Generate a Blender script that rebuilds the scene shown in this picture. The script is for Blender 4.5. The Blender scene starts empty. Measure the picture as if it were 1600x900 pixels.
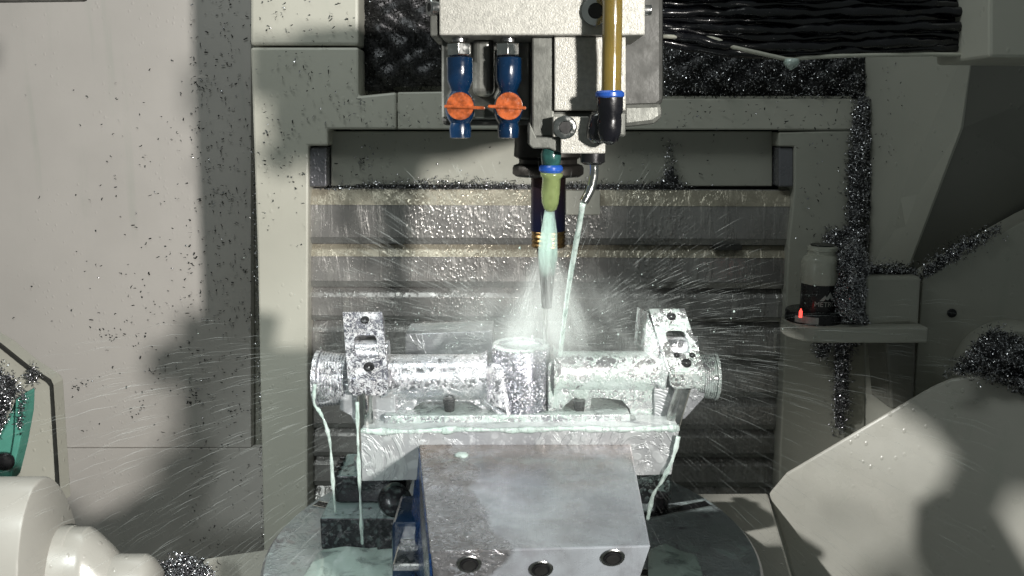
import bpy, bmesh, math, random
import numpy as np
from mathutils import Vector, Matrix
random.seed(4); rng = np.random.default_rng(7)
R = math.radians
sc = bpy.context.scene
# ---------------------------------------------------------------- camera, world, lamps, exposure
PITCH = R(11.0); FPX = 1300.0
CAM = Vector((0, 0, 1.40))
cd = bpy.data.cameras.new('camera'); cam = bpy.data.objects.new('camera', cd); sc.collection.objects.link(cam)
cam.location = CAM; cam.rotation_euler = (R(90) - PITCH, 0, 0)
cd.sensor_width = 36; cd.lens = 36 * FPX / 1600; cd.clip_start = 0.01; cd.clip_end = 50
sc.camera = cam
w = bpy.data.worlds.new('World'); sc.world = w; w.use_nodes = True
bg = w.node_tree.nodes['Background']; bg.inputs[0].default_value = (0.80, 0.90, 0.86, 1); bg.inputs[1].default_value = 0.13
def lamp(name, kind, loc, target, energy, color, size=0.05, cone=60, blend=0.3, size_y=None):
    d = bpy.data.lights.new(name, kind); o = bpy.data.objects.new(name, d); sc.collection.objects.link(o)
    o.location = CAM + Vector(loc)
    o.rotation_euler = (CAM + Vector(target) - o.location).to_track_quat('-Z', 'Y').to_euler()
    d.energy = energy; d.color = color
    if kind == 'SPOT':
        d.spot_size = R(cone); d.spot_blend = blend; d.shadow_soft_size = size
    else:
        d.shape = 'RECTANGLE'; d.size = size; d.size_y = size_y or size
    return o
WARM = (1.0, 0.96, 0.90); COOL = (0.93, 1.0, 0.97)
lamp('work_lamp_right', 'SPOT', (0.80, -0.75, 0.17), (-0.355, 0.87, -0.12), 190, WARM, 0.055, 32.5, 0.42)
lamp('work_lamp_left', 'SPOT', (-0.60, 0.62, 0.35), (0.45, 0.90, -0.43), 74, (1, 0.99, 0.95), 0.02, 22.5, 0.7)
lamp('door_lamp', 'SPOT', (-0.40, -0.55, 0.42), (-0.24, 0.85, -0.40), 42, COOL, 0.05, 25, 0.7)
lamp('ceiling_lamp', 'AREA', (-0.25, 0.62, 0.75), (-0.12, 0.80, -0.4), 3.2, COOL, 0.6, size_y=0.16)
vs = sc.view_settings
vs.view_transform = 'Standard'; vs.look = 'None'; vs.exposure = 0.0; vs.gamma = 1.0; vs.use_curve_mapping = False
sc.cycles.max_bounces = 8; sc.cycles.transparent_max_bounces = 24; sc.cycles.volume_bounces = 2; sc.cycles.volume_step_rate = 3; sc.cycles.volume_max_steps = 200
sc.cycles.use_denoising = True; sc.cycles.caustics_reflective = False; sc.cycles.caustics_refractive = False
sc.cycles.sample_clamp_indirect = 4.0
# ---------------------------------------------------------------- picture point -> place at a known depth / height / plane
cp, sp = math.cos(PITCH), math.sin(PITCH)
def ray(px, py):
    a, b = (px - 800) / FPX, (450 - py) / FPX
    return Vector((a, cp + b * sp, -sp + b * cp))
def P(px, py, Y):
    r = ray(px, py); return CAM + r * (Y / r.y)
def PZ(px, py, z):
    r = ray(px, py); return CAM + r * (z / r.z)          # z relative to the camera height
def PP(px, py, q, n):
    r = ray(px, py); n = Vector(n); return CAM + r * ((Vector(q) - CAM).dot(n) / r.dot(n))
def S(n, Y): return n * Y / FPX * 1.0
# ---------------------------------------------------------------- node helpers and materials
class N:
    def __init__(s, name):
        s.m = bpy.data.materials.new(name); s.m.use_nodes = True; s.t = s.m.node_tree; s.t.nodes.clear()
        s.out = s.t.nodes.new('ShaderNodeOutputMaterial')
        s.tc = s.t.nodes.new('ShaderNodeTexCoord')
    def add(s, typ, **kw):
        n = s.t.nodes.new(typ)
        for k, v in kw.items():
            if k.startswith('i_'): s.set(n.inputs[k[2:].replace('_', ' ')], v)
            elif isinstance(k, str) and hasattr(n, k): setattr(n, k, v)
        return n
    def set(s, sock, v):
        if isinstance(v, bpy.types.NodeSocket): s.t.links.new(v, sock)
        else: sock.default_value = v
    def coord(s, scale=(1, 1, 1), rot=(0, 0, 0), loc=(0, 0, 0)):
        mp = s.add('ShaderNodeMapping'); mp.inputs['Scale'].default_value = scale; mp.inputs['Rotation'].default_value = rot
        mp.inputs['Location'].default_value = loc
        s.t.links.new(s.tc.outputs['Object'], mp.inputs['Vector']); return mp.outputs[0]
    def noise(s, scale, detail=4, rough=0.55, vec=None, dist=0.0):
        n = s.add('ShaderNodeTexNoise'); n.inputs['Scale'].default_value = scale; n.inputs['Detail'].default_value = detail
        n.inputs['Roughness'].default_value = rough; n.inputs['Distortion'].default_value = dist
        s.t.links.new(vec or s.coord(), n.inputs['Vector']); return n.outputs['Fac']
    def voro(s, scale, vec=None, feature='F1', rnd=1.0):
        n = s.add('ShaderNodeTexVoronoi', feature=feature); n.inputs['Scale'].default_value = scale
        n.inputs['Randomness'].default_value = rnd
        s.t.links.new(vec or s.coord(), n.inputs['Vector']); return n.outputs['Distance']
    def ramp(s, fac, a, b, va=0.0, vb=1.0, smooth=True):
        n = s.add('ShaderNodeMapRange', interpolation_type='SMOOTHSTEP' if smooth else 'LINEAR')
        for k, v in zip(('From Min', 'From Max', 'To Min', 'To Max'), (a, b, va, vb)): n.inputs[k].default_value = v
        s.set(n.inputs['Value'], fac); return n.outputs[0]
    def mathn(s, op, a, b=0.0):
        n = s.add('ShaderNodeMath', operation=op); s.set(n.inputs[0], a); s.set(n.inputs[1], b); return n.outputs[0]
    def mix(s, fac, a, b):
        n = s.add('ShaderNodeMix', data_type='RGBA'); s.set(n.inputs[0], fac); s.set(n.inputs[6], a); s.set(n.inputs[7], b); return n.outputs[2]
    def bump(s, h, strength=0.3, dist=0.001, nrm=None):
        n = s.add('ShaderNodeBump'); n.inputs['Strength'].default_value = strength; n.inputs['Distance'].default_value = dist
        s.set(n.inputs['Height'], h)
        if nrm: s.set(n.inputs['Normal'], nrm)
        return n.outputs[0]
    def bsdf(s, base, rough=0.4, metal=0.0, nrm=None, **kw):
        n = s.add('ShaderNodeBsdfPrincipled')
        s.set(n.inputs['Base Color'], base); s.set(n.inputs['Roughness'], rough); s.set(n.inputs['Metallic'], metal)
        if nrm: s.set(n.inputs['Normal'], nrm)
        for k, v in kw.items(): s.set(n.inputs[k.replace('_', ' ')], v)
        return n.outputs[0]
    def mixsh(s, fac, a, b):
        n = s.add('ShaderNodeMixShader'); s.set(n.inputs[0], fac); s.t.links.new(a, n.inputs[1]); s.t.links.new(b, n.inputs[2]); return n.outputs[0]
    def end(s, sh): s.t.links.new(sh, s.out.inputs['Surface']); return s.m
    def normal_z(s):
        g = s.add('ShaderNodeNewGeometry'); x = s.add('ShaderNodeSeparateXYZ'); s.t.links.new(g.outputs['True Normal'], x.inputs[0]); return x.outputs['Z']
def c(r, g, b): return (r, g, b, 1)
M = {}
def plain(name, col, rough=0.4, metal=0.0, var=0.25, scale=60, bump=0.0, bscale=400, **kw):
    n = N(name); f = n.noise(scale, 5)
    col2 = tuple(x * (1 - var) for x in col[:3]) + (1,)
    base = n.mix(n.ramp(f, 0.3, 0.7), col, col2)
    r = n.ramp(n.noise(scale * 2.3, 4), 0.3, 0.7, max(rough - 0.1, 0.04), min(rough + 0.12, 1))
    nr = n.bump(n.noise(bscale, 3), bump, 0.0006) if bump else None
    M[name] = n.end(n.bsdf(base, r, metal, nr, **kw)); return M[name]
def paint(name, col, grime=0.35, rough=0.42):
    n = N(name)
    big = n.noise(3.0, 5, 0.6)
    drip = n.noise(1.0, 5, 0.6, n.coord((38, 38, 2.2)))
    fine = n.noise(160, 5, 0.65)
    spot = n.voro(95, n.coord((1, 1, 0.75)))
    g = n.mathn('MULTIPLY', n.ramp(drip, 0.52, 0.78), n.ramp(big, 0.35, 0.7))
    base = n.mix(n.ramp(big, 0.25, 0.75), col, tuple(x * 0.86 for x in col[:3]) + (1,))
    base = n.mix(n.mathn('MULTIPLY', g, grime), base, c(col[0] * .62, col[1] * .72, col[2] * .66))
    base = n.mix(n.ramp(fine, 0.66, 0.78, 0, 0.35), base, c(col[0] * .5, col[1] * .5, col[2] * .5))
    drops = n.mathn('MULTIPLY', n.ramp(spot, 0.10, 0.24, 1, 0), n.ramp(n.noise(9, 3), 0.45, 0.6))
    h = n.mathn('ADD', drops, n.mathn('MULTIPLY', fine, 0.18))
    r = n.ramp(n.noise(14, 5), 0.3, 0.7, rough - 0.14, rough + 0.12)
    r = n.mathn('SUBTRACT', r, n.mathn('MULTIPLY', drops, 0.2))
    M[name] = n.end(n.bsdf(base, r, 0.0, n.bump(h, 0.35, 0.0012))); return M[name]
paint('enclosure_paint', c(0.53, 0.525, 0.46), 0.5)
paint('wall_paint', c(0.63, 0.60, 0.57), 0.55)
paint('cradle_paint', c(0.48, 0.47, 0.42), 0.30, 0.35)
paint('drum_paint', c(0.37, 0.36, 0.33), 0.30, 0.38)
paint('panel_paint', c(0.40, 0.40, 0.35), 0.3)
paint('shaded_panel_paint', c(0.17, 0.17, 0.15), 0.3)  # panel paint darkened: shade put into the colour
plain('black_gap', c(0.012, 0.012, 0.012), 0.6)
plain('black_rubber', c(0.006, 0.006, 0.009), 0.22, 0, 0.4, 40, 0.6, 120, Coat_Weight=0.35, Coat_Roughness=0.06)
plain('black_oxide', c(0.022, 0.022, 0.024), 0.28, 0.4, 0.3, 60, 0.2, 300)
plain('dark_housing', c(0.045, 0.046, 0.042), 0.45, 0.2, 0.3, 30, 0.2, 300)
plain('grey_housing', c(0.17, 0.175, 0.16), 0.42, 0.5, 0.3, 40, 0.25, 350)
plain('bead_blasted_plate', c(0.44, 0.435, 0.40), 0.48, 0.35, 0.22, 300, 0.6, 900)
plain('steel', c(0.55, 0.55, 0.55), 0.25, 1.0, 0.25, 80, 0.15, 300)
plain('bright_steel', c(0.72, 0.72, 0.70), 0.14, 1.0, 0.2, 80, 0.1, 300)
plain('blue_plastic', c(0.003, 0.022, 0.065), 0.2, 0, 0.35, 60, 0.25, 160, Coat_Weight=0.5)
plain('blue_ring', c(0.02, 0.09, 0.42), 0.25, 0, 0.2)
plain('blue_paint', c(0.010, 0.048, 0.17), 0.25, 0, 0.6, 90, 0.3, 150)
plain('orange_plastic', c(0.52, 0.12, 0.035), 0.2, 0, 0.65, 170, 1.0, 260, Coat_Weight=0.6)
plain('amber_hose', c(0.20, 0.145, 0.035), 0.18, 0, 0.25, 25, 0.1, 60, Coat_Weight=0.8, Subsurface_Weight=0.3, Subsurface_Radius=(0.01, 0.006, 0.002))
plain('green_nozzle', c(0.30, 0.38, 0.15), 0.14, 0, 0.3, 90, 0.4, 160, Transmission_Weight=0.35, Coat_Weight=0.5)
plain('teal_fitting', c(0.03, 0.11, 0.10), 0.16, 0, 0.5, 120, 0.6, 200, Coat_Weight=0.5)
plain('teal_paint', c(0.10, 0.34, 0.27), 0.3, 0, 0.2, 30)
plain('holder_steel', c(0.030, 0.027, 0.024), 0.36, 0.7, 0.3, 50, 0.1, 300)
plain('bronze_ring', c(0.30, 0.19, 0.08), 0.25, 1.0, 0.4, 90)
plain('carbide', c(0.13, 0.127, 0.125), 0.42, 0.8, 0.3, 60)
plain('setter_cap', c(0.58, 0.58, 0.50), 0.22, 0, 0.12, 60, Coat_Weight=0.3)
plain('label_black', c(0.014, 0.014, 0.015), 0.3, 0)
plain('label_grey', c(0.55, 0.55, 0.52), 0.45, 0)
plain('sticker', c(0.42, 0.42, 0.40), 0.35, 0, 0.3, 300)
plain('chip_metal', c(0.62, 0.62, 0.65), 0.22, 1.0, 0.45, 260)
plain('chip_base', c(0.09, 0.09, 0.095), 0.45, 0.8, 0.6, 300, 1.0, 260)
plain('dark_chip', c(0.030, 0.032, 0.031), 0.45, 0.5, 0.5, 200)  # stray dark chips; blackened further to carry shade in the recess heap
n = N('coolant_green'); d = n.bsdf(n.mix(n.ramp(n.noise(90, 4), 0.3, 0.7), c(0.52, 0.66, 0.61), c(0.66, 0.76, 0.73)), 0.06, 0, n.bump(n.noise(1, 4, 0.6, n.coord((160, 160, 60))), 0.6, 0.0012), Coat_Weight=0.6)
t = n.add('ShaderNodeBsdfTransparent'); M['coolant_green'] = n.end(n.mixsh(n.ramp(n.noise(1, 4, 0.6, n.coord((190, 190, 55))), 0.34, 0.56, 0.30, 0.86), t.outputs[0], d))
n = N('led_red'); e = n.add('ShaderNodeEmission'); e.inputs[0].default_value = c(1, 0.08, 0.06); e.inputs[1].default_value = 2.2; M['led_red'] = n.end(e.outputs[0])
# titanium-blued holder shank
n = N('blued_shank'); z = n.add('ShaderNodeSeparateXYZ'); n.t.links.new(n.tc.outputs['Object'], z.inputs[0])
zt = n.ramp(n.mathn('ADD', z.outputs['Z'], n.mathn('MULTIPLY', n.noise(60), 0.02)), 1.31, 1.39)
M['blued_shank'] = n.end(n.bsdf(n.mix(zt, c(0.018, 0.022, 0.06), c(0.06, 0.03, 0.015)), 0.25, 0.9))
# wet telescopic steel
def wet_steel(name, col, streak=1.0, milk=0.0):
    n = N(name)
    dr = n.noise(1.0, 6, 0.6, n.coord((75, 75, 9)), 0.4)
    cell = n.voro(230, n.coord((1, 1, 0.8)), 'SMOOTH_F1'); cell2 = n.voro(330)
    zone = n.ramp(n.noise(1.0, 4, 0.6, n.coord((16, 16, 5))), 0.42, 0.60)
    drops = n.mathn('MULTIPLY', n.ramp(cell, 0.12, 0.48, 1, 0), zone)
    drops2 = n.mathn('MULTIPLY', n.ramp(cell2, 0.08, 0.3, 1, 0), n.ramp(n.noise(22, 4), 0.4, 0.6))
    h = n.mathn('ADD', n.mathn('ADD', drops, n.mathn('MULTIPLY', drops2, 0.5)), n.mathn('MULTIPLY', n.ramp(dr, 0.48, 0.62), 0.8 * streak))
    base = n.mix(n.ramp(n.noise(7, 6, 0.65), 0.3, 0.72), col, tuple(x * 0.6 for x in col[:3]) + (1,))
    base = n.mix(n.ramp(dr, 0.55, 0.75, 0, 0.5 * streak), base, c(0.55, 0.54, 0.50))
    if milk: base = n.mix(n.ramp(n.noise(1, 5, 0.6, n.coord((25, 25, 8))), 0.45, 0.7, 0, milk), base, c(0.6, 0.63, 0.60))
    M[name] = n.end(n.bsdf(base, n.ramp(n.noise(40, 4), 0.3, 0.7, 0.16, 0.36), 0.42, n.bump(h, 0.45, 0.0018)))
wet_steel('wet_cover', c(0.36, 0.35, 0.34)); wet_steel('cover_lip', c(0.32, 0.32, 0.31), 0.5)
wet_steel('highlight_steel', c(0.50, 0.46, 0.37), 0.8); wet_steel('guide_block', c(0.20, 0.20, 0.22), 0.3)  # the warm bright steel carries the lamp's highlight bands in its colour
# aluminium under a torn film of milky coolant
def wet_alu(name, amount=0.5, milk=c(0.66, 0.76, 0.74), scale=1.0, metal=c(0.86, 0.86, 0.90), pool=0.5, rough=0.26, machined=True, met=0.8, bd=1.0):
    n = N(name)
    a = n.noise(95 * scale, 7, 0.66, None, 0.9); big = n.noise(38 * scale, 4, 0.55, None, 0.5)
    v = n.voro(330 * scale, None, 'SMOOTH_F1'); v2 = n.voro(720 * scale)
    vein = n.ramp(n.mathn('ABSOLUTE', n.mathn('SUBTRACT', n.noise(60 * scale, 5, 0.6, None, 1.2), 0.5)), 0.008, 0.035, 1, 0)
    m1 = n.ramp(n.mathn('ADD', n.mathn('MULTIPLY', a, 0.6), n.mathn('MULTIPLY', big, 0.4)), 0.60 - 0.22 * amount, 0.67 - 0.22 * amount)
    bead = n.mathn('MULTIPLY', n.ramp(v, 0.22, 0.36, bd, 0), n.ramp(big, 0.40, 0.52))
    bead2 = n.mathn('MULTIPLY', n.ramp(v2, 0.15, 0.32, bd, 0), n.ramp(a, 0.38, 0.5))
    mask = n.mathn('MAXIMUM', n.mathn('MULTIPLY', m1, 0.85), n.mathn('MAXIMUM', n.mathn('MULTIPLY', bead, 0.9), n.mathn('MULTIPLY', bead2, 0.75)))
    mask = n.mathn('MAXIMUM', mask, n.mathn('MULTIPLY', vein, 0.85 * max(0, min(1, amount * 2))))
    up = n.ramp(n.normal_z(), 0.80, 0.97, 0, pool)
    mask = n.mathn('MAXIMUM', mask, n.mathn('MULTIPLY', up, n.ramp(a, 0.36, 0.46)))
    h = n.mathn('ADD', n.mathn('ADD', n.mathn('MAXIMUM', m1, vein), bead), n.mathn('MULTIPLY', bead2, 0.5))
    nb = n.bump(h, 0.5, 0.0011)
    nm = n.bump(n.noise(1, 3, 0.5, n.coord((60, 60, 1400))), 0.25, 0.0003, nb) if machined else nb
    mt = n.bsdf(n.mix(n.ramp(n.noise(30 * scale, 5), 0.3, 0.7), metal, c(metal[0] * .62, metal[1] * .62, metal[2] * .66)), n.ramp(a, 0.3, 0.7, rough, rough + 0.18), met, nm)
    film = n.bsdf(n.mix(n.ramp(n.noise(50 * scale, 3), 0.35, 0.65), milk, c(min(milk[0] * 1.2, .85), min(milk[1] * 1.12, .85), min(milk[2] * 1.18, .87))), 0.10, 0.0, nb, Coat_Weight=0.5)
    M[name] = n.end(n.mixsh(n.mathn('MULTIPLY', mask, 0.92), mt, film))
wet_alu('wet_aluminium', 0.22, c(0.78, 0.82, 0.86), 0.9, c(0.80, 0.80, 0.83), 0.5, 0.18, True, 0.98, 0.6); wet_alu('milky_aluminium', 0.48, c(0.46, 0.57, 0.53), 0.8, c(0.8, 0.8, 0.8), 0.6, 0.2, True, 0.9); wet_alu('speckled_aluminium', 0.05, c(0.74, 0.77, 0.86), 1.5, c(0.62, 0.62, 0.68), 0.5, 0.07, False, 1.0, 0.8); wet_alu('lug_aluminium', 0.45, c(0.80, 0.83, 0.88), 2.0, c(0.17, 0.17, 0.20))
wet_alu('block_aluminium', 0.14, c(0.56, 0.62, 0.61), 0.27, c(0.49, 0.51, 0.52), 0.95, 0.34, True, 0.5, 0.35)
wet_alu('table_steel', 0.25, c(0.40, 0.50, 0.48), 0.55, c(0.40, 0.40, 0.43), 0.45, 0.28, False, 0.8, 0.5)
wet_alu('table_dark_steel', 0.25, c(0.28, 0.38, 0.35), 0.5, c(0.16, 0.165, 0.16), 0.35, 0.3, False)
wet_alu('black_wet', -0.05, c(0.34, 0.47, 0.45), 0.5, c(0.03, 0.03, 0.035), 0.85, 0.2, False, 0.5, 0.15)
# jaw steel: blued steel, rust at the rear edge, droplets on one half and a smooth milky sheet on the other
n = N('jaw_steel')
sx = n.add('ShaderNodeSeparateXYZ'); n.t.links.new(n.tc.outputs['Object'], sx.inputs[0])
wob = n.mathn('MULTIPLY', n.mathn('SUBTRACT', n.noise(14, 2), 0.5), 0.09)
sheet = n.ramp(n.mathn('ADD', n.mathn('ADD', sx.outputs['X'], wob), n.mathn('MULTIPLY', n.mathn('SUBTRACT', sx.outputs['Y'], 0.6), 0.25)), -0.032, -0.024)
v = n.voro(150, None, 'SMOOTH_F1'); a = n.noise(120, 5, 0.6, None, 0.8)
bead = n.mathn('MULTIPLY', n.mathn('MAXIMUM', n.ramp(v, 0.15, 0.42, 1, 0), n.ramp(a, 0.5, 0.58)), n.mathn('SUBTRACT', 1.0, sheet))
rust = n.ramp(n.mathn('ADD', sx.outputs['Y'], n.mathn('MULTIPLY', n.mathn('SUBTRACT', n.noise(45, 5, 0.65), 0.5), 0.16)), 0.60, 0.735)
base = n.mix(n.ramp(n.noise(35, 6, 0.65), 0.3, 0.7), c(0.50, 0.50, 0.53), c(0.30, 0.295, 0.31))
base = n.mix(n.mathn('MULTIPLY', rust, 0.55), base, c(0.22, 0.125, 0.05))
stain = n.ramp(n.noise(28, 5, 0.7, n.coord((1.6, 1, 1), loc=(3, 1, 0))), 0.58, 0.72, 0, 0.35)
base = n.mix(stain, base, c(0.20, 0.12, 0.06))
h = n.mathn('ADD', bead, n.mathn('ADD', n.mathn('MULTIPLY', n.noise(60, 4), 0.12), n.mathn('MULTIPLY', n.noise(1, 3, 0.6, n.coord((1200, 40, 60))), 0.14)))
nb = n.bump(h, 0.55, 0.0018)
met = n.bsdf(base, n.ramp(n.noise(90, 4), 0.3, 0.7, 0.18, 0.36), 0.75, nb)
film = n.bsdf(n.mix(n.ramp(n.noise(18, 5, 0.6, None, 1.0), 0.35, 0.65), c(0.44, 0.49, 0.54), c(0.31, 0.325, 0.37)), 0.10, 0.0, nb, Coat_Weight=0.4)
fm = n.mathn('MULTIPLY', sheet, n.ramp(n.noise(16, 5, 0.6, None, 0.8), 0.28, 0.60, 0.22, 0.62))
fm = n.mathn('MAXIMUM', fm, n.ramp(a, 0.60, 0.66, 0, 0.5))
fm = n.mathn('MULTIPLY', fm, n.mathn('SUBTRACT', 1.0, n.mathn('MULTIPLY', rust, 0.6)))
M['jaw_steel'] = n.end(n.mixsh(fm, met, film))
n = N('puddle_water'); d = n.bsdf(c(0.52, 0.66, 0.61), 0.07, 0, n.bump(n.noise(70, 4), 0.4, 0.002), Coat_Weight=0.5); t = n.add('ShaderNodeBsdfTransparent')
M['puddle_water'] = n.end(n.mixsh(n.ramp(n.noise(40, 5, 0.6, None, 0.6), 0.32, 0.52, 0.25, 0.92), t.outputs[0], d))
# airborne coolant
n = N('spray_water'); d = n.bsdf(c(0.86, 0.93, 0.91), 0.25); t = n.add('ShaderNodeBsdfTransparent')
M['spray_water'] = n.end(n.mixsh(0.18, t.outputs[0], d))
def mist(name, dens, apex, height, r0, r1, detail, lo, hi, flat=False):
    """droplet cloud flaring downward from an apex; density thins to nothing at its rim and ends"""
    n = N(name); pv = n.add('ShaderNodeVolumePrincipled'); pv.inputs['Color'].default_value = c(0.93, 0.98, 0.965); pv.inputs['Anisotropy'].default_value = 0.15
    x = n.add('ShaderNodeSeparateXYZ'); n.t.links.new(n.tc.outputs['Object'], x.inputs[0])
    dx = n.mathn('SUBTRACT', x.outputs['X'], apex.x); dy = n.mathn('SUBTRACT', x.outputs['Y'], apex.y); dz = n.mathn('SUBTRACT', apex.z, x.outputs['Z'])
    t = n.mathn('DIVIDE', dz, height)
    rad = n.ramp(t, 0, 1, r0, r1, False)
    ux, uy = n.mathn('DIVIDE', dx, rad), n.mathn('DIVIDE', dy, rad)
    rr = n.mathn('SQRT', n.mathn('ADD', n.mathn('MULTIPLY', ux, ux), n.mathn('MULTIPLY', uy, uy)))
    cb = n.add('ShaderNodeCombineXYZ'); n.set(cb.inputs[0], n.mathn('MULTIPLY', ux, detail[0])); n.set(cb.inputs[1], n.mathn('MULTIPLY', uy, detail[0])); n.set(cb.inputs[2], n.mathn('MULTIPLY', t, detail[1]))
    f = n.ramp(n.noise(1, 5, 0.62, cb.outputs[0], 0.4), lo, hi, 0, dens)
    f = n.mathn('MULTIPLY', f, n.ramp(rr, 0.25, 1.0, 1, 0))
    f = n.mathn('MULTIPLY', f, n.mathn('MULTIPLY', n.ramp(t, 0.0, 0.25), n.ramp(t, 0.78, 1.0, 1, 0)))
    n.t.links.new(f, pv.inputs['Density']); n.t.links.new(pv.outputs[0], n.out.inputs['Volume']); M[name] = n.m
def SM(k): return k * 0.765 / FPX
mist('dense_mist', 46.0, P(855, 375, 0.765), SM(190), SM(14), SM(120), (3.2, 1.6), 0.34, 0.70)
mist('thin_mist', 5.5, P(850, 415, 0.79), 0.13, 0.10, 0.27, (4.5, 3.0), 0.36, 0.72)
n = N('jet_water'); pv = n.add('ShaderNodeVolumePrincipled'); pv.inputs['Color'].default_value = c(0.74, 0.93, 0.86)
z = n.add('ShaderNodeSeparateXYZ'); n.t.links.new(n.tc.outputs['Object'], z.inputs[0])
n.t.links.new(n.mathn('MULTIPLY', n.ramp(z.outputs['Z'], 1.268, 1.34, 3, 280, False), n.ramp(n.noise(1, 3, 0.5, n.coord((330, 330, 16))), 0.36, 0.60, 0.12, 1.0)), pv.inputs['Density'])
n.t.links.new(pv.outputs[0], n.out.inputs['Volume']); M['jet_water'] = n.m
# ---------------------------------------------------------------- mesh helpers
col = sc.collection
def thing(name, label, cat, loc, group=None):
    o = bpy.data.objects.new(name, None); col.objects.link(o); o.location = loc; o.empty_display_size = 0.02
    o['label'] = label; o['category'] = cat
    if group: o['group'] = group
    return o
def tag(o, label=None, cat=None, group=None, kind=None):
    for k, v in (('label', label), ('category', cat), ('group', group), ('kind', kind)):
        if v: o[k] = v
    return o
def root_loc(p):
    v = Vector((0, 0, 0)); q = p
    while q: v = v + q.location; q = q.parent
    return v
def link(name, me, mat, parent=None, bevel=0, smooth=False, seg=2):
    o = bpy.data.objects.new(name, me); col.objects.link(o)
    me.materials.append(M[mat] if isinstance(mat, str) else mat)
    if parent is not None:
        o.parent = parent
        if parent.type == 'EMPTY': o.matrix_parent_inverse = Matrix.Translation(-parent.location)
    if smooth:
        for p in me.polygons: p.use_smooth = True
        if smooth == 'angle':
            me.set_sharp_from_angle(angle=R(38))
    if bevel:
        b = o.modifiers.new('edge', 'BEVEL'); b.width = bevel; b.segments = seg; b.limit_method = 'ANGLE'; b.angle_limit = R(35)
    return o
def mesh(verts, faces, fix=True):
    me = bpy.data.meshes.new('m'); me.from_pydata([tuple(v) for v in verts], [], faces); 
    if fix:
        bm = bmesh.new(); bm.from_mesh(me); bmesh.ops.recalc_face_normals(bm, faces=bm.faces); bm.to_mesh(me); bm.free()
    me.update(); return me
def loft(A, B):
    k = len(A); f = [tuple(range(k)), tuple(range(2 * k - 1, k - 1, -1))]
    f += [(i, (i + 1) % k, k + (i + 1) % k, k + i) for i in range(k)]
    return mesh(list(A) + list(B), f)
def prism(poly, Y, depth):                       # outline at depth Y, straight back by depth
    A = [P(x, y, Y) for x, y in poly]; return loft(A, [a + Vector((0, depth, 0)) for a in A])
def rect(x0, y0, x1, y1): return [(x0, y0), (x1, y0), (x1, y1), (x0, y1)]
def slab(poly, z, thick):                        # outline on the level z (relative to camera), down by thick
    A = [PZ(x, y, z) for x, y in poly]; return loft(A, [a - Vector((0, 0, thick)) for a in A])
def box(c0, sz, rot=None):
    x, y, z = (s / 2 for s in sz); m = rot or Matrix.Identity(3); c0 = Vector(c0)
    A = [c0 + m @ Vector(v) for v in ((-x, -y, -z), (x, -y, -z), (x, y, -z), (-x, y, -z))]
    B = [c0 + m @ Vector(v) for v in ((-x, -y, z), (x, -y, z), (x, y, z), (-x, y, z))]
    return loft(A, B)
def frame(ax):
    ax = Vector(ax).normalized(); u = ax.orthogonal().normalized()
    if abs(ax.z) < 0.9: u = Vector((0, 0, 1)).cross(ax).normalized()
    return ax, u, ax.cross(u)
def lathe(o, ax, prof, seg=40, wob=0.0, phase=0.0):
    ax, u, v = frame(ax); o = Vector(o); V = []; F = []
    for i, (h, r) in enumerate(prof):
        for k in range(seg):
            a = 2 * math.pi * k / seg + phase
            rr = r * (1 + wob * (math.sin(3 * a + i * 1.7) + 0.6 * math.sin(5 * a - i * 2.3)))
            V.append(o + ax * h + (u * math.cos(a) + v * math.sin(a)) * rr)
    for i in range(len(prof) - 1):
        for k in range(seg):
            F.append((i * seg + k, i * seg + (k + 1) % seg, (i + 1) * seg + (k + 1) % seg, (i + 1) * seg + k))
    if prof[0][1] > 1e-6: F.append(tuple(range(seg)))
    n0 = (len(prof) - 1) * seg
    if prof[-1][1] > 1e-6: F.append(tuple(range(n0, n0 + seg)))
    return mesh(V, F)
def tube(pts, rad, seg=10, wob=0.0):
    pts = [Vector(p) for p in pts]; V = []; F = []; u = None
    for i, p in enumerate(pts):
        t = (pts[min(i + 1, len(pts) - 1)] - pts[max(i - 1, 0)]).normalized()
        u = (u - t * u.dot(t)).normalized() if u else frame(t)[1]
        v = t.cross(u); r = rad[i] if isinstance(rad, (list, tuple)) else rad
        for k in range(seg):
            a = 2 * math.pi * k / seg; q = r * (1 + random.uniform(-wob, wob)); V.append(p + (u * math.cos(a) + v * math.sin(a)) * q)
    for i in range(len(pts) - 1):
        for k in range(seg): F.append((i * seg + k, i * seg + (k + 1) % seg, (i + 1) * seg + (k + 1) % seg, (i + 1) * seg + k))
    F += [tuple(range(seg)), tuple(range((len(pts) - 1) * seg, len(pts) * seg))]
    return mesh(V, F)
def spline(pts, n=6):
    out = []; p = [Vector(q) for q in pts]
    for i in range(len(p) - 1):
        a, b, c_, d = p[max(i - 1, 0)], p[i], p[i + 1], p[min(i + 2, len(p) - 1)]
        for k in range(n):
            t = k / n; out.append(0.5 * ((2 * b) + (c_ - a) * t + (2 * a - 5 * b + 4 * c_ - d) * t * t + (3 * b - a - 3 * c_ + d) * t ** 3))
    out.append(p[-1]); return out
def inside(px, py, poly):
    r = np.zeros(px.shape, bool); k = len(poly)
    for i in range(k):
        x0, y0 = poly[i]; x1, y1 = poly[(i + 1) % k]
        cnd = ((y0 > py) != (y1 > py)) & (px < (x1 - x0) * (py - y0) / ((y1 - y0) or 1e-9) + x0); r ^= cnd
    return r
def edge_dist(px, py, poly):
    d = np.full(px.shape, 1e9); k = len(poly)
    for i in range(k):
        a = np.array(poly[i], float); b = np.array(poly[(i + 1) % k], float); ab = b - a
        t = np.clip(((px - a[0]) * ab[0] + (py - a[1]) * ab[1]) / (ab @ ab + 1e-9), 0, 1)
        d = np.minimum(d, np.hypot(px - a[0] - t * ab[0], py - a[1] - t * ab[1]))
    return d
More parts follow.
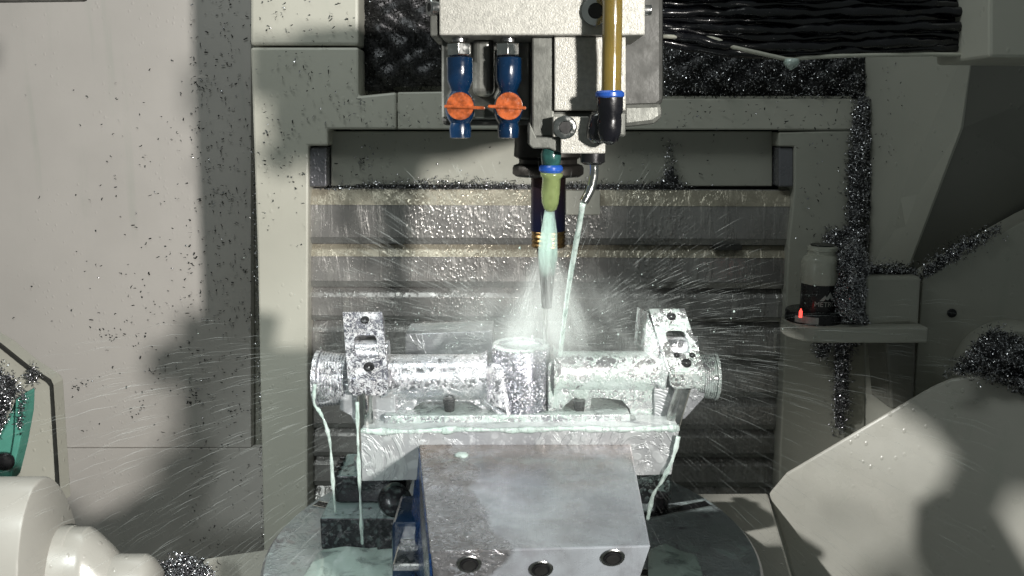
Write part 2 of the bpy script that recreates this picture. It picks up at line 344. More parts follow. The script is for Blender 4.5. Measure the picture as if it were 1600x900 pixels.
def unproj(px, py, Y):
    a = (px - 800) / FPX; b = (450 - py) / FPX; ry = cp + b * sp; t = Y / ry
    return np.stack([a * t, Y + 0 * a, (-sp + b * cp) * t], -1) + np.array(CAM)
def chip_verts(pos, L=(0.003, 0.008), W=(0.0006, 0.0016), flat=None):
    """curled ribbon swarf, one per position; returns verts, quads"""
    k = len(pos); 
    d = rng.normal(size=(k, 3))
    if flat is not None: d[:, 1] *= flat
    d /= np.linalg.norm(d, axis=1)[:, None]
    q = rng.normal(size=(k, 3)); q -= (q * d).sum(1)[:, None] * d; q /= np.linalg.norm(q, axis=1)[:, None]
    s = np.cross(d, q)
    Ln = rng.uniform(*L, k); Wd = rng.uniform(*W, k); bend = rng.uniform(0.4, 2.4, k); tw = rng.uniform(-1.4, 1.4, k)
    V = np.zeros((k, 4, 2, 3))
    for i in range(4):
        u = i / 3 - 0.5; ang = u * bend * 2
        cx = np.where(bend > 0.01, np.sin(ang) / (bend * 2), u) * Ln; cy = (1 - np.cos(ang)) / (bend * 2) * Ln
        cen = pos + d * cx[:, None] + q * cy[:, None]
        tt = tw * u; wv = s * np.cos(tt)[:, None] + q * np.sin(tt)[:, None]
        wd = Wd * (1 - 0.5 * abs(u) * 2 * rng.uniform(0.2, 1, k))
        V[:, i, 0] = cen + wv * wd[:, None] * 0.5; V[:, i, 1] = cen - wv * wd[:, None] * 0.5
    V = V.reshape(-1, 3); b0 = (np.arange(k) * 8)[:, None, None]
    Q = np.array([[0, 1, 3, 2], [2, 3, 5, 4], [4, 5, 7, 6]])[None]
    return V, (b0 + Q).reshape(-1, 4)
def np_mesh(V, Q, mats=None):
    me = bpy.data.meshes.new('m'); me.vertices.add(len(V)); me.vertices.foreach_set('co', V.astype(np.float32).ravel())
    me.loops.add(Q.size); me.loops.foreach_set('vertex_index', Q.astype(np.int32).ravel())
    me.polygons.add(len(Q)); me.polygons.foreach_set('loop_start', np.arange(len(Q), dtype=np.int32) * Q.shape[1])
    if mats is not None: me.polygons.foreach_set('material_index', mats.astype(np.int32))
    me.update(calc_edges=True); me.validate(); return me
def heap(name, poly, Y, bulge, n, label, step=7, L=(0.003, 0.0075), W=(0.0006, 0.0016), spill=10, ramp=30, Yf=None, dark=0.0):
    xs = [p[0] for p in poly]; ys = [p[1] for p in poly]
    Yfun = Yf or (lambda x, y: Y + 0 * x)
    def top(x, y):
        d = np.where(inside(x, y, poly), edge_dist(x, y, poly), 0)
        lump = 0.75 + 0.25 * np.sin(x * 0.11 + 1.3 * np.sin(y * 0.07)) * np.cos(y * 0.13)
        return Yfun(x, y) - bulge * np.sqrt(np.clip(d / ramp, 0, 1)) * lump
    gx, gy = np.meshgrid(np.arange(min(xs), max(xs) + step, step), np.arange(min(ys), max(ys) + step, step))
    gi = inside(gx, gy, poly); V = unproj(gx.ravel().astype(float), gy.ravel().astype(float), top(gx.astype(float), gy.astype(float)).ravel() + 0.001)
    idx = np.arange(gx.size).reshape(gx.shape); Q = []
    ok = gi[:-1, :-1] & gi[1:, :-1] & gi[:-1, 1:] & gi[1:, 1:]
    for a, b, c_, d in zip(idx[:-1, :-1][ok], idx[:-1, 1:][ok], idx[1:, 1:][ok], idx[1:, :-1][ok]): Q.append((a, d, c_, b))
    Qb = np.array(Q, dtype=np.int64).reshape(-1, 4)
    px = []; py = []
    while len(px) < n:
        x = rng.uniform(min(xs) - spill, max(xs) + spill, n * 3); y = rng.uniform(min(ys) - spill, max(ys) + spill, n * 3)
        ins = inside(x, y, poly); e = edge_dist(x, y, poly)
        keep = ins | (rng.uniform(size=x.size) < 0.5 * np.exp(-e / max(spill * 0.35, 1)))
        px += list(x[keep]); py += list(y[keep])
    px = np.array(px[:n]); py = np.array(py[:n])
    pos = unproj(px, py, top(px, py) - rng.uniform(0, 0.003, n))
    Vc, Qc = chip_verts(pos, L, W)
    me = np_mesh(np.concatenate([V, Vc]), np.concatenate([Qb, Qc + len(V)]), np.concatenate([np.zeros(len(Qb)), np.where(np.repeat(rng.uniform(size=n) < dark, 3), 2, 1)]))
    o = link(name, me, 'chip_base'); me.materials.append(M['chip_metal']); me.materials.append(M['dark_chip'])
    return tag(o, label, 'metal chips', kind='stuff')
def scatter(name, pts, Yf, label, L=(0.003, 0.008), W=(0.001, 0.0022), dark=0.8):
    pts = np.array(pts); pos = unproj(pts[:, 0], pts[:, 1], Yf(pts[:, 0], pts[:, 1]) - 0.001)
    V, Q = chip_verts(pos, L, W, flat=0.25)
    me = np_mesh(V, Q, np.repeat(rng.uniform(size=len(pts)) < dark, 3).astype(int))
    o = link(name, me, 'chip_metal'); me.materials.append(M['dark_chip'])
    return tag(o, label, 'metal chips', kind='stuff')
def screw(name, o, ax, r, parent, mat='steel', h=0.004):
    s = link(name, lathe(o, ax, [(-h, r), (h * .8, r), (h, r * .9), (h, r * .55), (h * .2, r * .5), (h * .2, 0)], 32), mat, parent, smooth='angle')
    axn = Vector(ax).normalized()
    k = link('socket', lathe(Vector(o), ax, [(h * 1.04, r * .56), (h * .3, r * .46), (h * .3, 0)], 6), 'black_gap', s if parent.parent is None else parent)
    return s
# ================================================================ ENCLOSURE
YW, YC, YB = 1.47, 1.13, 1.15            # left wall, column/frame face, way cover
def struct(name, me, mat, bevel=0.002, label=None):
    return tag(link(name, me, mat, bevel=bevel), label, kind='structure')
struct('left_wall', prism(rect(-260, -160, 392, 699), YW, 0.02), 'wall_paint', 0.001, 'pale painted sheet metal enclosure wall spotted with chips')
struct('left_wall_lower', prism(rect(-260, 701, 420, 1200), YW - 0.004, 0.02), 'wall_paint', 0.001)
struct('rear_wall', prism(rect(380, -200, 1500, 1300), 1.50, 0.02), 'panel_paint', 0)
struct('sump_floor', box(CAM + Vector((0, 0.8, -1.05)), (2.6, 1.5, 0.04)), 'panel_paint', 0)
# left column of the frame with its seam, frame around the way cover
struct('frame_column_upper', prism(rect(391, -160, 560, 71), YC, 0.16), 'enclosure_paint', 0.004)
struct('frame_column', prism([(391, 74), (560, 74), (560, 150), (619, 144), (619, 202), (512, 202), (512, 228), (482, 228), (479, 1150), (418, 1150), (412, 860), (402, 400)], YC, 0.16), 'enclosure_paint', 0.003)
struct('frame_beam', prism([(621, 144), (700, 143), (1036, 154), (1354, 154), (1354, 203), (1290, 203), (621, 202)], YC + 0.003, 0.14), 'enclosure_paint', 0.002)
struct('frame_column_right', prism([(1217, 207), (1292, 205), (1352, 205), (1352, 900), (1212, 900), (1232, 380), (1241, 300), (1241, 229), (1217, 229)], YC + 0.004, 0.12), 'panel_paint', 0.002)
struct('recess_wall', prism(rect(520, -120, 1420, 170), YC + 0.11, 0.02), 'panel_paint', 0)
struct('recess_ledge', box((P(950, 158, YC).x, YC + 0.06, P(950, 158, YC).z - 0.008), (0.80, 0.11, 0.012)), 'panel_paint', 0.001)
# right wall: pale facet beside the swarf run, facet towards the door coloured darker for its shade
A = [P(1352, 40, YC + 0.004), P(1525, 40, 1.00), P(1502, 200, 1.02), P(1418, 420, 1.06), P(1352, 430, YC + 0.004)]
def sheet(name, pts, t, mat, kind='structure', parent=None):
    n_ = (pts[1] - pts[0]).cross(pts[2] - pts[1]).normalized()
    if n_.y < 0: n_ = -n_
    o = link(name, loft(pts, [p + n_ * t for p in pts]), mat, parent, 0.0008)
    return tag(o, kind=kind)
sheet('right_wall', A, 0.01, 'panel_paint')
sheet('right_wall_lower', [P(1352, 431, YC + 0.004), P(1460, 419, 1.04), P(1470, 900, 1.04), P(1352, 900, YC + 0.004)], 0.01, 'panel_paint')
sheet('right_wall_shaded', [P(1526, 40, 1.00), P(1900, 40, 1.00), P(1900, 421, 1.10), P(1419, 421, 1.062), P(1503, 200, 1.022)], 0.01, 'shaded_panel_paint')
# ================================================================ TELESCOPIC WAY COVER
wc = thing('way_cover', 'wet grey telescopic steel way cover behind the spindle, plates stepped downward', 'way cover', P(860, 760, YB))
link('header_panel', prism(rect(517, 205, 1207, 291), YB + 0.012, 0.02), 'panel_paint', wc, 0.0015)
link('shadow_gap', prism(rect(511, 203, 1216, 296), YB + 0.033, 0.004), 'black_gap', wc)
for x0, x1 in ((483, 510), (1217, 1240)):
    link('guide_block', prism(rect(x0, 230, x1, 292), YB - 0.012, 0.05), 'guide_block', wc, 0.002)
ysteps = [294, 380, 448, 500, 560, 618, 668, 712, 758, 830, 900, 1000]
for i in range(len(ysteps) - 1):
    y0, y1 = ysteps[i], ysteps[i + 1]; Y = YB - 0.006 + i * 0.0030
    xl = 482 + 0.5 * i; xr = (1237, 1231, 1228, 1224, 1220, 1216, 1213, 1210, 1208, 1206, 1204)[i]
    hl = min(9, (y1 - y0) * 0.13)
    yb = y1 - hl; ym = y0 + (y1 - y0) * 0.30
    prof = [(y0, Y + 0.009), (ym, Y), (yb, Y)]
    A = [P(xl, y, d) for y, d in prof]; B = [P(xr, y + 3, d) for y, d in prof]
    V = A + B; V += [v + Vector((0, 0.012, 0)) for v in V]
    me = mesh(V, [(0, 1, 4, 3), (1, 2, 5, 4), (6, 9, 10, 7), (7, 10, 11, 8), (0, 3, 9, 6), (2, 8, 11, 5), (0, 6, 7, 1), (1, 7, 8, 2), (3, 4, 10, 9), (4, 5, 11, 10)])
    pl = link('cover_plate', me, 'wet_cover', wc, 0.0006)
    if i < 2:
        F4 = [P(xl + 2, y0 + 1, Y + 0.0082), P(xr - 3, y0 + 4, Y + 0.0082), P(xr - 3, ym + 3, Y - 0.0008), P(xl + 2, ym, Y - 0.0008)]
        link('highlight_fold', loft(F4, [v + Vector((0, 0.0015, 0)) for v in F4]), 'highlight_steel', pl)  # strip over the fold: lamp highlight painted as a brighter, warmer colour
    link('wiper_lip', loft([P(xl - 2, yb, Y - 0.0012), P(xr + 1, yb + 3, Y - 0.0012), P(xr + 1, y1 + 3, Y + 0.002), P(xl - 2, y1, Y + 0.002)],
                           [P(xl - 2, yb, Y + 0.008), P(xr + 1, yb + 3, Y + 0.008), P(xr + 1, y1 + 3, Y + 0.010), P(xl - 2, y1, Y + 0.010)]), 'cover_lip', pl)
link('small_plate', prism(rect(884, 298, 938, 336), YB - 0.011, 0.008), 'panel_paint', wc, 0.001)
link('latch_bar', prism(rect(1117, 384, 1160, 391), YB - 0.010, 0.02), 'dark_housing', wc, 0.0006)
# ================================================================ BELLOWS COVER top right
bw = thing('bellows_cover', 'wet black folded bellows cover hanging at the ceiling with pale bottom cord', 'bellows', P(1280, 85, 0.86))
random.seed(11)
for i in range(9):
    y = 76 - i * 11.5
    pts = []
    for k in range(25):
        x = 1030 + k * (1516 - 1030) / 24
        sag = 10 * math.exp(-((x - 1225) / 120) ** 2) * max(0, 1 - i / 6) - (12 if x < 1130 and i < 3 else 0) * (1130 - x) / 100
        pts.append(P(x, y + sag + random.uniform(-2.2, 2.2), 0.86 + 0.004 * math.sin(i * 2.1 + k * 0.8) - (0.006 if i % 2 else 0)))
    link('bellows_fold', tube(spline(pts, 2), [0.0044 + random.uniform(-0.0008, 0.0010) for _ in range(49)], 8), 'black_rubber', bw, smooth=True)
link('backing_sheet', prism([(1028, -40), (1518, -40), (1518, 80), (1225, 86), (1028, 52)], 0.870, 0.02), 'black_rubber', bw)
pts = [P(x, y, 0.852) for x, y in ((1036, 57), (1112, 60), (1140, 72), (1200, 86), (1235, 93), (1260, 90), (1330, 87), (1450, 85), (1514, 86))]
link('bottom_cord', tube(spline(pts, 4), 0.0021, 8, 0.12), 'setter_cap', bw, smooth=True)
link('drip', lathe(P(1237, 92, 0.85), (0, 0, -1), [(0, 0.007), (0.004, 0.008), (0.008, 0.005), (0.011, 0.0)], 14), 'coolant_green', bw, smooth=True)
ce = thing('ceiling_block', 'pale painted block at the ceiling where the black bellows ends', 'machine block', P(1560, 90, 0.80))
link('body', prism([(1514, -60), (1548, -60), (1548, 89), (1514, 88)], 0.845, 0.06), 'panel_paint', ce, 0.002)
link('face', prism([(1546, -60), (1750, -60), (1750, 92), (1546, 90)], 0.80, 0.10), 'enclosure_paint', ce, 0.003)
tag(link('ceiling_edge', prism([(-60, -70), (100, -70), (96, -9), (-60, -7)], 0.80, 0.05), 'dark_housing', bevel=0.003), 'dark strip of the door frame above the pale left wall', 'door frame')
# ================================================================ SPINDLE HEAD
YH = 0.655
sh = thing('spindle_head', 'milling spindle head with bright coolant block, two orange valves and amber hose', 'spindle head', P(857, 240, 0.75))
link('spindle_housing', prism([(690, -60), (1037, -60), (1037, 160), (990, 196), (690, 196)], 0.735, 0.20), 'dark_housing', sh, 0.004)
link('housing_lip', prism([(972, 162), (1034, 160), (1036, 184), (1022, 194), (972, 200)], 0.72, 0.05), 'grey_housing', sh, 0.004)
fb = link('coolant_block', prism(rect(686, -70, 1008, 55), YH, 0.075), 'bead_blasted_plate', sh, 0.0012)
link('side_plate', prism(rect(672, -70, 685, 56), YH + 0.004, 0.07), 'grey_housing', sh, 0.001)
screw('cap_screw', P(676, 12, YH + 0.004), (-1, -.6, 0), 0.006, sh, 'steel', 0.003)
screw('cap_screw', P(930, 18, YH), (0, -1, 0), 0.0105, sh, 'bright_steel', 0.004)
screw('cap_screw', P(1010, 16, YH + 0.02), (1, -.2, 0), 0.004, sh, 'steel', 0.004)
link('middle_body', prism(rect(690, 57, 830, 186), YH + 0.055, 0.05), 'grey_housing', sh, 0.002)
link('rib', prism(rect(738, 57, 772, 150), YH + 0.035, 0.03), 'grey_housing', sh, 0.006, seg=4)
link('small_tab', prism(rect(742, 166, 756, 184), YH + 0.03, 0.03), 'setter_cap', sh, 0.001)
link('nozzle_column', prism(rect(831, 57, 866, 214), YH + 0.012, 0.06), 'grey_housing', sh, 0.0015)
fp = link('front_plate', prism(rect(866, 57, 978, 173), YH + 0.008, 0.06), 'bead_blasted_plate', sh, 0.001)
link('front_plate_base', prism(rect(830, 174, 978, 214), YH + 0.016, 0.06), 'grey_housing', sh, 0.002)
bp = link('bracket_plate', prism([(864, 182), (919, 182), (946, 212), (946, 240), (876, 240), (876, 214), (864, 214)], YH - 0.003, 0.02), 'bead_blasted_plate', sh, 0.0008)
screw('cap_screw', P(883, 199, YH - 0.003), (0, -1, 0), 0.0088, sh, 'bright_steel', 0.003)
link('nozzle_block', prism([(827, 190), (838, 214), (876, 214), (876, 238), (866, 236), (858, 232), (832, 232), (826, 226)], YH + 0.004, 0.05), 'grey_housing', sh, 0.001)
# valves
def valve(cx, side):
    v = link('ball_valve', lathe(P(cx, 90, YH + 0.02), (0, 0, -1), [(0, S(19, .67)), (S(1, .67), S(20, .67)), (S(34, .67), S(20, .67)), (S(50, .67), S(13.5, .67)), (S(56, .67), S(17, .67)), (S(66, .67), S(22, .67)), (S(80, .67), S(23, .67)), (S(92, .67), S(19, .67)), (S(98, .67), S(15, .67)), (S(106, .67), S(17, .67)), (S(120, .67), S(16, .67)), (S(121, .67), S(9, .67))], 36, 0.012), 'blue_plastic', sh, smooth='angle')
    link('hex_nut', lathe(P(cx, 66, YH + 0.02), (0, 0, -1), [(0, S(17, .67)), (S(2, .67), S(20, .67)), (S(19, .67), S(20, .67)), (S(22, .67), S(17, .67)), (S(26, .67), S(16, .67))], 6, phase=0.3), 'bright_steel', v, 0.0006)
    link('stub', lathe(P(cx, 54, YH + 0.02), (0, 0, -1), [(0, S(12, .67)), (S(14, .67), S(12, .67))], 20), 'steel', v, smooth='angle')
    h = link('valve_handle', lathe(P(cx + 1, 166, YH - 0.006), (0, -1, 0), [(-0.012, S(14, .65)), (-0.002, S(15, .65)), (-0.002, S(20, .65)), (0.003, S(21, .65)), (0.004, S(20, .65))], 36), 'orange_plastic', sh, smooth='angle')
    link('lever_ridge', box(P(cx + (8 if side > 0 else -2), 167.5, YH - 0.0105), (S(62 if side > 0 else 58, .65), 0.003, S(5, .65)), Matrix.Rotation(R(2.5), 3, 'Y')), 'orange_plastic', h, 0.001)
valve(718, 1); valve(794, -1)
# hose and push fitting
pts = [P(958, -60, YH - 0.022), P(957, 20, YH - 0.024), P(956, 90, YH - 0.022), P(955, 148, YH - 0.022)]
link('amber_hose', tube(spline(pts, 8), S(15, .635), 24), 'amber_hose', sh, smooth=True)
link('hose_collar', lathe(P(953, 142, YH - 0.022), (0, 0, -1), [(0, S(19, .635)), (S(3, .635), S(22, .635)), (S(8, .635), S(22, .635)), (S(11, .635), S(19, .635))], 32), 'blue_ring', sh, smooth='angle')
link('push_fitting', lathe(P(953, 152, YH - 0.022), (0, 0, -1), [(0, S(20, .635)), (S(22, .635), S(20, .635)), (S(26, .635), S(18, .635)), (S(36, .635), S(19, .635)), (S(54, .635), S(18, .635)), (S(66, .635), S(13, .635)), (S(71, .635), S(4, .635))], 28, 0.02), 'black_rubber', sh, smooth='angle')
link('fitting_elbow', lathe(P(938, 196, YH - 0.012), (-0.2, 0, -1), [(-0.011, S(9, .64)), (-0.006, S(20, .64)), (0.004, S(20, .64)), (0.011, S(16, .64)), (0.014, S(6, .64))], 20, 0.06), 'black_rubber', sh, smooth=True)
link('nozzle_flange', lathe(P(926, 240, YH + 0.008), (0, 0, -1), [(-0.006, S(19, .66)), (S(13, .66), S(19, .66)), (S(17, .66), S(13, .66))], 26, 0.02), 'black_oxide', sh, smooth='angle')
pts = [P(927, 250, YH + 0.008), P(928, 268, YH + 0.008), P(925, 288, YH + 0.008), P(919, 303, YH + 0.007), P(912, 316, YH + 0.006)]
link('nozzle_tube', tube(spline(pts, 5), S(7.2, .66), 16), 'bright_steel', sh, smooth='angle')
link('nozzle_fitting', lathe(P(861, 232, YH + 0.014), (0, 0, -1), [(0, S(13, .67)), (S(8, .67), S(16, .67)), (S(22, .67), S(15, .67)), (S(26, .67), S(13, .67))], 26, 0.02), 'teal_fitting', sh, smooth='angle')
link('nozzle_ring', lathe(P(861, 258, YH + 0.014), (0, 0, -1), [(0, S(16, .67)), (S(3, .67), S(18.5, .67)), (S(8, .67), S(18.5, .67)), (S(12, .67), S(15, .67))], 28), 'blue_ring', sh, smooth='angle')
link('nozzle_tip', lathe(P(862, 270, YH + 0.014), (-0.035, 0, -1), [(0, S(17, .67)), (S(4, .67), S(17.5, .67)), (S(9, .67), S(14, .67)), (S(30, .67), S(14.5, .67)), (S(46, .67), S(13, .67)), (S(56, .67), S(10, .67)), (S(60, .67), S(6, .67))], 24, 0.035), 'green_nozzle', sh, smooth=True)
# ================================================================ TOOL HOLDER
YT = 0.765
th = thing('tool_holder', 'black tool holder with blued shank and slim drill entering the workpiece boss', 'tool holder', P(857, 540, YT))
s_ = lambda n: S(n, YT) * 1.0
link('taper_flange', lathe(P(857, 185, YT), (0, 0, -1), [(0, s_(50)), (s_(57), s_(53)), (s_(59), s_(50)), (s_(62), s_(45)), (s_(68), s_(45)), (s_(71), s_(53)), (s_(75), s_(55)), (s_(84), s_(55)), (s_(88), s_(50)), (s_(89), s_(27))], 56), 'holder_steel', th, smooth='angle')
link('shank', lathe(P(857, 268, YT), (0, 0, -1), [(0, s_(27)), (s_(92), s_(27)), (s_(93), s_(25))], 44), 'blued_shank', th, smooth='angle')
pr = []
for k in range(4): pr += [(s_(k * 7), s_(25.5)), (s_(k * 7 + 2), s_(27)), (s_(k * 7 + 5), s_(27)), (s_(k * 7 + 6), s_(25.5))]
link('collet_nut', lathe(P(857, 359, YT), (0, 0, -1), pr + [(s_(29), s_(20))], 44), 'bronze_ring', th, smooth='angle')
link('drill_shank', lathe(P(855, 384, YT), (0, 0, -1), [(0, s_(17)), (s_(20), s_(14)), (s_(70), s_(10)), (s_(100), s_(8)), (s_(101), s_(4))], 32), 'carbide', th, smooth='angle')
link('drill', lathe(P(852, 478, YT), (0, 0, -1), [(0, s_(4)), (s_(58), s_(3.6)), (s_(64), s_(0.5))], 16), 'bright_steel', th, smooth='angle')
# ================================================================ WORKPIECE (one milled billet)
YK = 0.765
wp = thing('workpiece', 'wet milled aluminium part with upright boss, two arms and slotted end lugs', 'workpiece', P(812, 750, 0.76))
A = [P(563, 673, 0.715), P(1062, 669, 0.715), P(1049, 742, 0.715), P(565, 752, 0.715)]
link('billet_base', loft(A, [a + Vector((0, 0.10, 0)) for a in A]), 'block_aluminium', wp, 0.0008)
A = [P(600, 650, 0.735), P(985, 648, 0.735), P(985, 664, 0.735), P(600, 666, 0.735)]
link('step', loft(A, [a + Vector((0, 0.07, 0)) for a in A]), 'milky_aluminium', wp, 0.001)
def arm(x0, x1, yc, r, mat, collar_l, collar_r):
    a, b = P(x0, yc, YK), P(x1, yc, YK); L_ = (b - a).length; R_ = S(r, YK)
    link('arm', lathe(a, b - a, [(0, R_ * collar_l), (L_ * .03, R_ * (1 + (collar_l - 1) * .5)), (L_ * .08, R_), (L_ * .92, R_), (L_ * .97, R_ * (1 + (collar_r - 1) * .5)), (L_, R_ * collar_r)], 48), mat, wp, smooth='angle')
arm(600, 762, 590, 38, 'wet_aluminium', 1.12, 1.22); arm(864, 1034, 580, 33, 'milky_aluminium', 1.30, 1.15)
link('web', prism([(598, 600), (770, 600), (790, 655), (768, 655), (752, 640), (735, 628), (662, 628), (648, 636), (640, 655), (598, 662)], 0.752, 0.03), 'wet_aluminium', wp, 0.001)
link('web', prism([(860, 590), (1034, 590), (1034, 660), (985, 658), (984, 640), (972, 626), (940, 622), (925, 622), (920, 650), (912, 650), (912, 630), (900, 622), (885, 632), (868, 650)], 0.752, 0.03), 'milky_aluminium', wp, 0.001)
# boss with bore
bx = P(814, 541, YK); r1 = S(47.5, YK)
H = 0.070
link('boss', lathe(bx, (0, 0, -1), [(0.012, r1 * .66), (-0.001, r1 * .68), (-0.002, r1 * .74), (-0.002, r1 * .95), (0.000, r1), (H, r1), (H + .001, r1 * .9)], 72), 'speckled_aluminium', wp, smooth='angle')
link('rim', lathe(bx + Vector((0, 0, 0.0006)), (0, 0, -1), [(0.008, r1 * .67), (0.0, r1 * .70), (-0.0022, r1 * .76), (-0.0022, r1 * .94), (0.0, r1 * .985)], 72), 'milky_aluminium', wp, smooth=True)
link('foot_ring', lathe(bx + Vector((0, 0, -H)), (0, 0, -1), [(-0.003, r1), (-0.002, r1 * 1.04), (0.003, r1 * 1.05), (0.004, r1)], 64, 0.008), 'milky_aluminium', wp, smooth=True)
link('bore_floor', lathe(bx + Vector((0, 0, -0.008)), (0, 0, -1), [(0, r1 * .70), (0.002, r1 * .70)], 32), 'milky_aluminium', wp)
A = [P(760, 566, 0.752), P(786, 570, 0.742), P(800, 655, 0.735), P(786, 655, 0.735), P(747, 624, 0.748)]
link('boss_shoulder', loft(A, [P(762, 562, 0.80), P(788, 562, 0.79), P(800, 655, 0.79), P(788, 655, 0.79), P(750, 622, 0.80)]), 'wet_aluminium', wp, 0.004, seg=4)
A = [P(856, 568, 0.745), P(872, 560, 0.752), P(872, 650, 0.752), P(856, 655, 0.745)]
link('boss_shoulder', loft(A, [a + Vector((0, 0.04, 0)) for a in A]), 'milky_aluminium', wp, 0.004, seg=4)
# lugs: leaning slotted plates with a window and bolt holes
def grid_plate(name, q, wx, wy, back, mat, parent):
    """quad q (tl,tr,br,bl) with a rectangular window; wx, wy = window span in 0..1; window has rounded corners"""
    tl, tr, br, bl = q
    f = lambda u, v: (tl * (1 - u) + tr * u) * (1 - v) + (bl * (1 - u) + br * u) * v
    outer = []; inner = []; k = 10
    cu, cv = (wx[0] + wx[1]) / 2, (wy[0] + wy[1]) / 2; hu, hv = (wx[1] - wx[0]) / 2, (wy[1] - wy[0]) / 2
    for i in range(4 * k):
        t = 2 * math.pi * (i + 0.5) / (4 * k); cx_, sy_ = math.cos(t), math.sin(t)
        m_ = max(abs(cx_), abs(sy_)); 
        pu, pv = cx_ / m_, sy_ / m_
        outer.append((0.5 + 0.5 * pu, 0.5 + 0.5 * pv))
        e_ = 5.0; s2 = (abs(cx_) ** e_ + abs(sy_) ** e_) ** (-1 / e_); inner.append((cu + hu * cx_ * s2, cv + hv * sy_ * s2))
    # snap true corners
    for cu_, cv_ in ((0, 0), (1, 0), (1, 1), (0, 1)):
        j = min(range(len(outer)), key=lambda i: (outer[i][0] - cu_) ** 2 + (outer[i][1] - cv_) ** 2); outer[j] = (cu_, cv_)
    n_ = len(outer); B = Vector(back)
    V = [f(*p) for p in outer] + [f(*p) for p in inner]; V += [v + B for v in V]
    F = []
    for i in range(n_):
        j = (i + 1) % n_
        F += [(i, j, n_ + j, n_ + i), (2 * n_ + i, 3 * n_ + i, 3 * n_ + j, 2 * n_ + j), (i, 2 * n_ + i, 2 * n_ + j, j), (n_ + i, n_ + j, 3 * n_ + j, 3 * n_ + i)]
    link(name, mesh(V, F), mat, parent, 0.0007)
    return f
def lug(q, mat, holes, pin, front, back):
    f = grid_plate('lug_plate', q, (0.24, 0.80), (0.36, 0.70), back, mat, wp)
    nrm = (q[1] - q[0]).cross(q[3] - q[0]).normalized()
    if nrm.y > 0: nrm = -nrm
    cwin = f(0.52, 0.53)
    link('slot_bore', lathe(cwin - nrm * 0.016, (q[1] - q[0]), [(-0.019, 0.013), (0.019, 0.013)], 28), 'wet_aluminium', wp, smooth='angle')
    for u, v, r in holes:
        link('bolt_hole', lathe(f(u, v) - nrm * 0.0006, nrm, [(0.0, r), (0.001, r), (0.0012, r * .85), (0.0012, r * .6), (0.0004, 0)], 20), 'black_oxide', wp, smooth='angle')
    link('lug_front', loft(front, [a + Vector((0, 0.035, 0.006)) for a in front]), mat, wp, 0.0012)
    a, b, r = pin
    link('pillar', lathe(a, b - a, [(0, r), ((b - a).length, r)], 28), 'bright_steel', wp, smooth='angle')
qL = [P(535, 487, 0.772), P(597, 487, 0.772), P(607, 592, 0.728), P(543, 592, 0.728)]
fL = [P(543.5, 593, 0.727), P(607, 593, 0.727), P(606, 612, 0.730), P(600, 619, 0.731), P(551, 619, 0.731), P(544, 611, 0.730)]
lug(qL, 'lug_aluminium', [(0.55, 0.13, 0.0042), (0.55, 0.83, 0.0050)], (P(570, 610, 0.738), P(572, 700, 0.738), S(13.5, .74)), fL, (-0.003, 0.03, -0.012))
qR = [P(1014, 482, 0.775), P(1070, 482, 0.775), P(1103, 582, 0.728), P(1046, 582, 0.728)]
fR = [P(1046.5, 583, 0.727), P(1103, 583, 0.727), P(1101, 602, 0.730), P(1094, 608, 0.731), P(1054, 608, 0.731), P(1047, 602, 0.730)]
lug(qR, 'milky_aluminium', [(0.55, 0.13, 0.0044), (0.55, 0.86, 0.0046), (0.35, 0.74, 0.0028), (0.78, 0.74, 0.0028)], (P(1068, 604, 0.740), P(1050, 664, 0.740), S(13, .74)), fR, (-0.004, 0.04, -0.01))
A = [P(1012, 486, 0.776), P(1044, 585, 0.735), P(1040, 610, 0.735), P(1024, 600, 0.745), P(1006, 545, 0.765)]
link('lug_side', loft(A, [a + Vector((-0.004, 0.04, -0.004)) for a in A]), 'milky_aluminium', wp, 0.001)
# end hubs: ribbed turned discs
def hub(x0, x1, yc, r, mat):
    a, b = P(x0, yc, YK), P(x1, yc, YK); L_ = (b - a).length; R_ = S(r, YK); pr = [(0, R_ * .8), (0.001, R_ * 1.02), (L_ * .16, R_ * 1.02), (L_ * .18, R_ * .93)]
    k = 9
    for i in range(k):
        t = 0.2 + 0.75 * i / k; rr = R_ * (1.0 - 0.12 * t); pr += [(L_ * t, rr), (L_ * (t + .045), rr), (L_ * (t + .055), rr * .965)]
    pr += [(L_, R_ * .7)]
    link('ribbed_hub', lathe(a, b - a, pr, 48), mat, wp, smooth='angle')
hub(494, 548, 592, 46, 'wet_aluminium'); hub(1120, 1082, 588, 38, 'milky_aluminium')
A = [P(536, 600, 0.745), P(618, 600, 0.745), P(618, 664, 0.745), P(556, 666, 0.745), P(548, 650, 0.745), P(530, 640, 0.745)]
link('gusset', loft(A, [a + Vector((0, 0.035, 0)) for a in A]), 'block_aluminium', wp, 0.001)
A = [P(1022, 590, 0.748), P(1106, 590, 0.748), P(1100, 622, 0.748), P(1070, 655, 0.748), P(1022, 660, 0.748)]
link('gusset', loft(A, [a + Vector((0, 0.035, 0)) for a in A]), 'block_aluminium', wp, 0.001)
bs = [link('clamp_bolt', lathe(P(x, 625, 0.749), (0, 0, -1), [(0, 0.006), (0.011, 0.0045), (0.012, 0.010), (0.019, 0.009), (0.022, 0.005)], 18, 0.03), 'black_oxide', wp, smooth='angle') for x in (702, 905)]
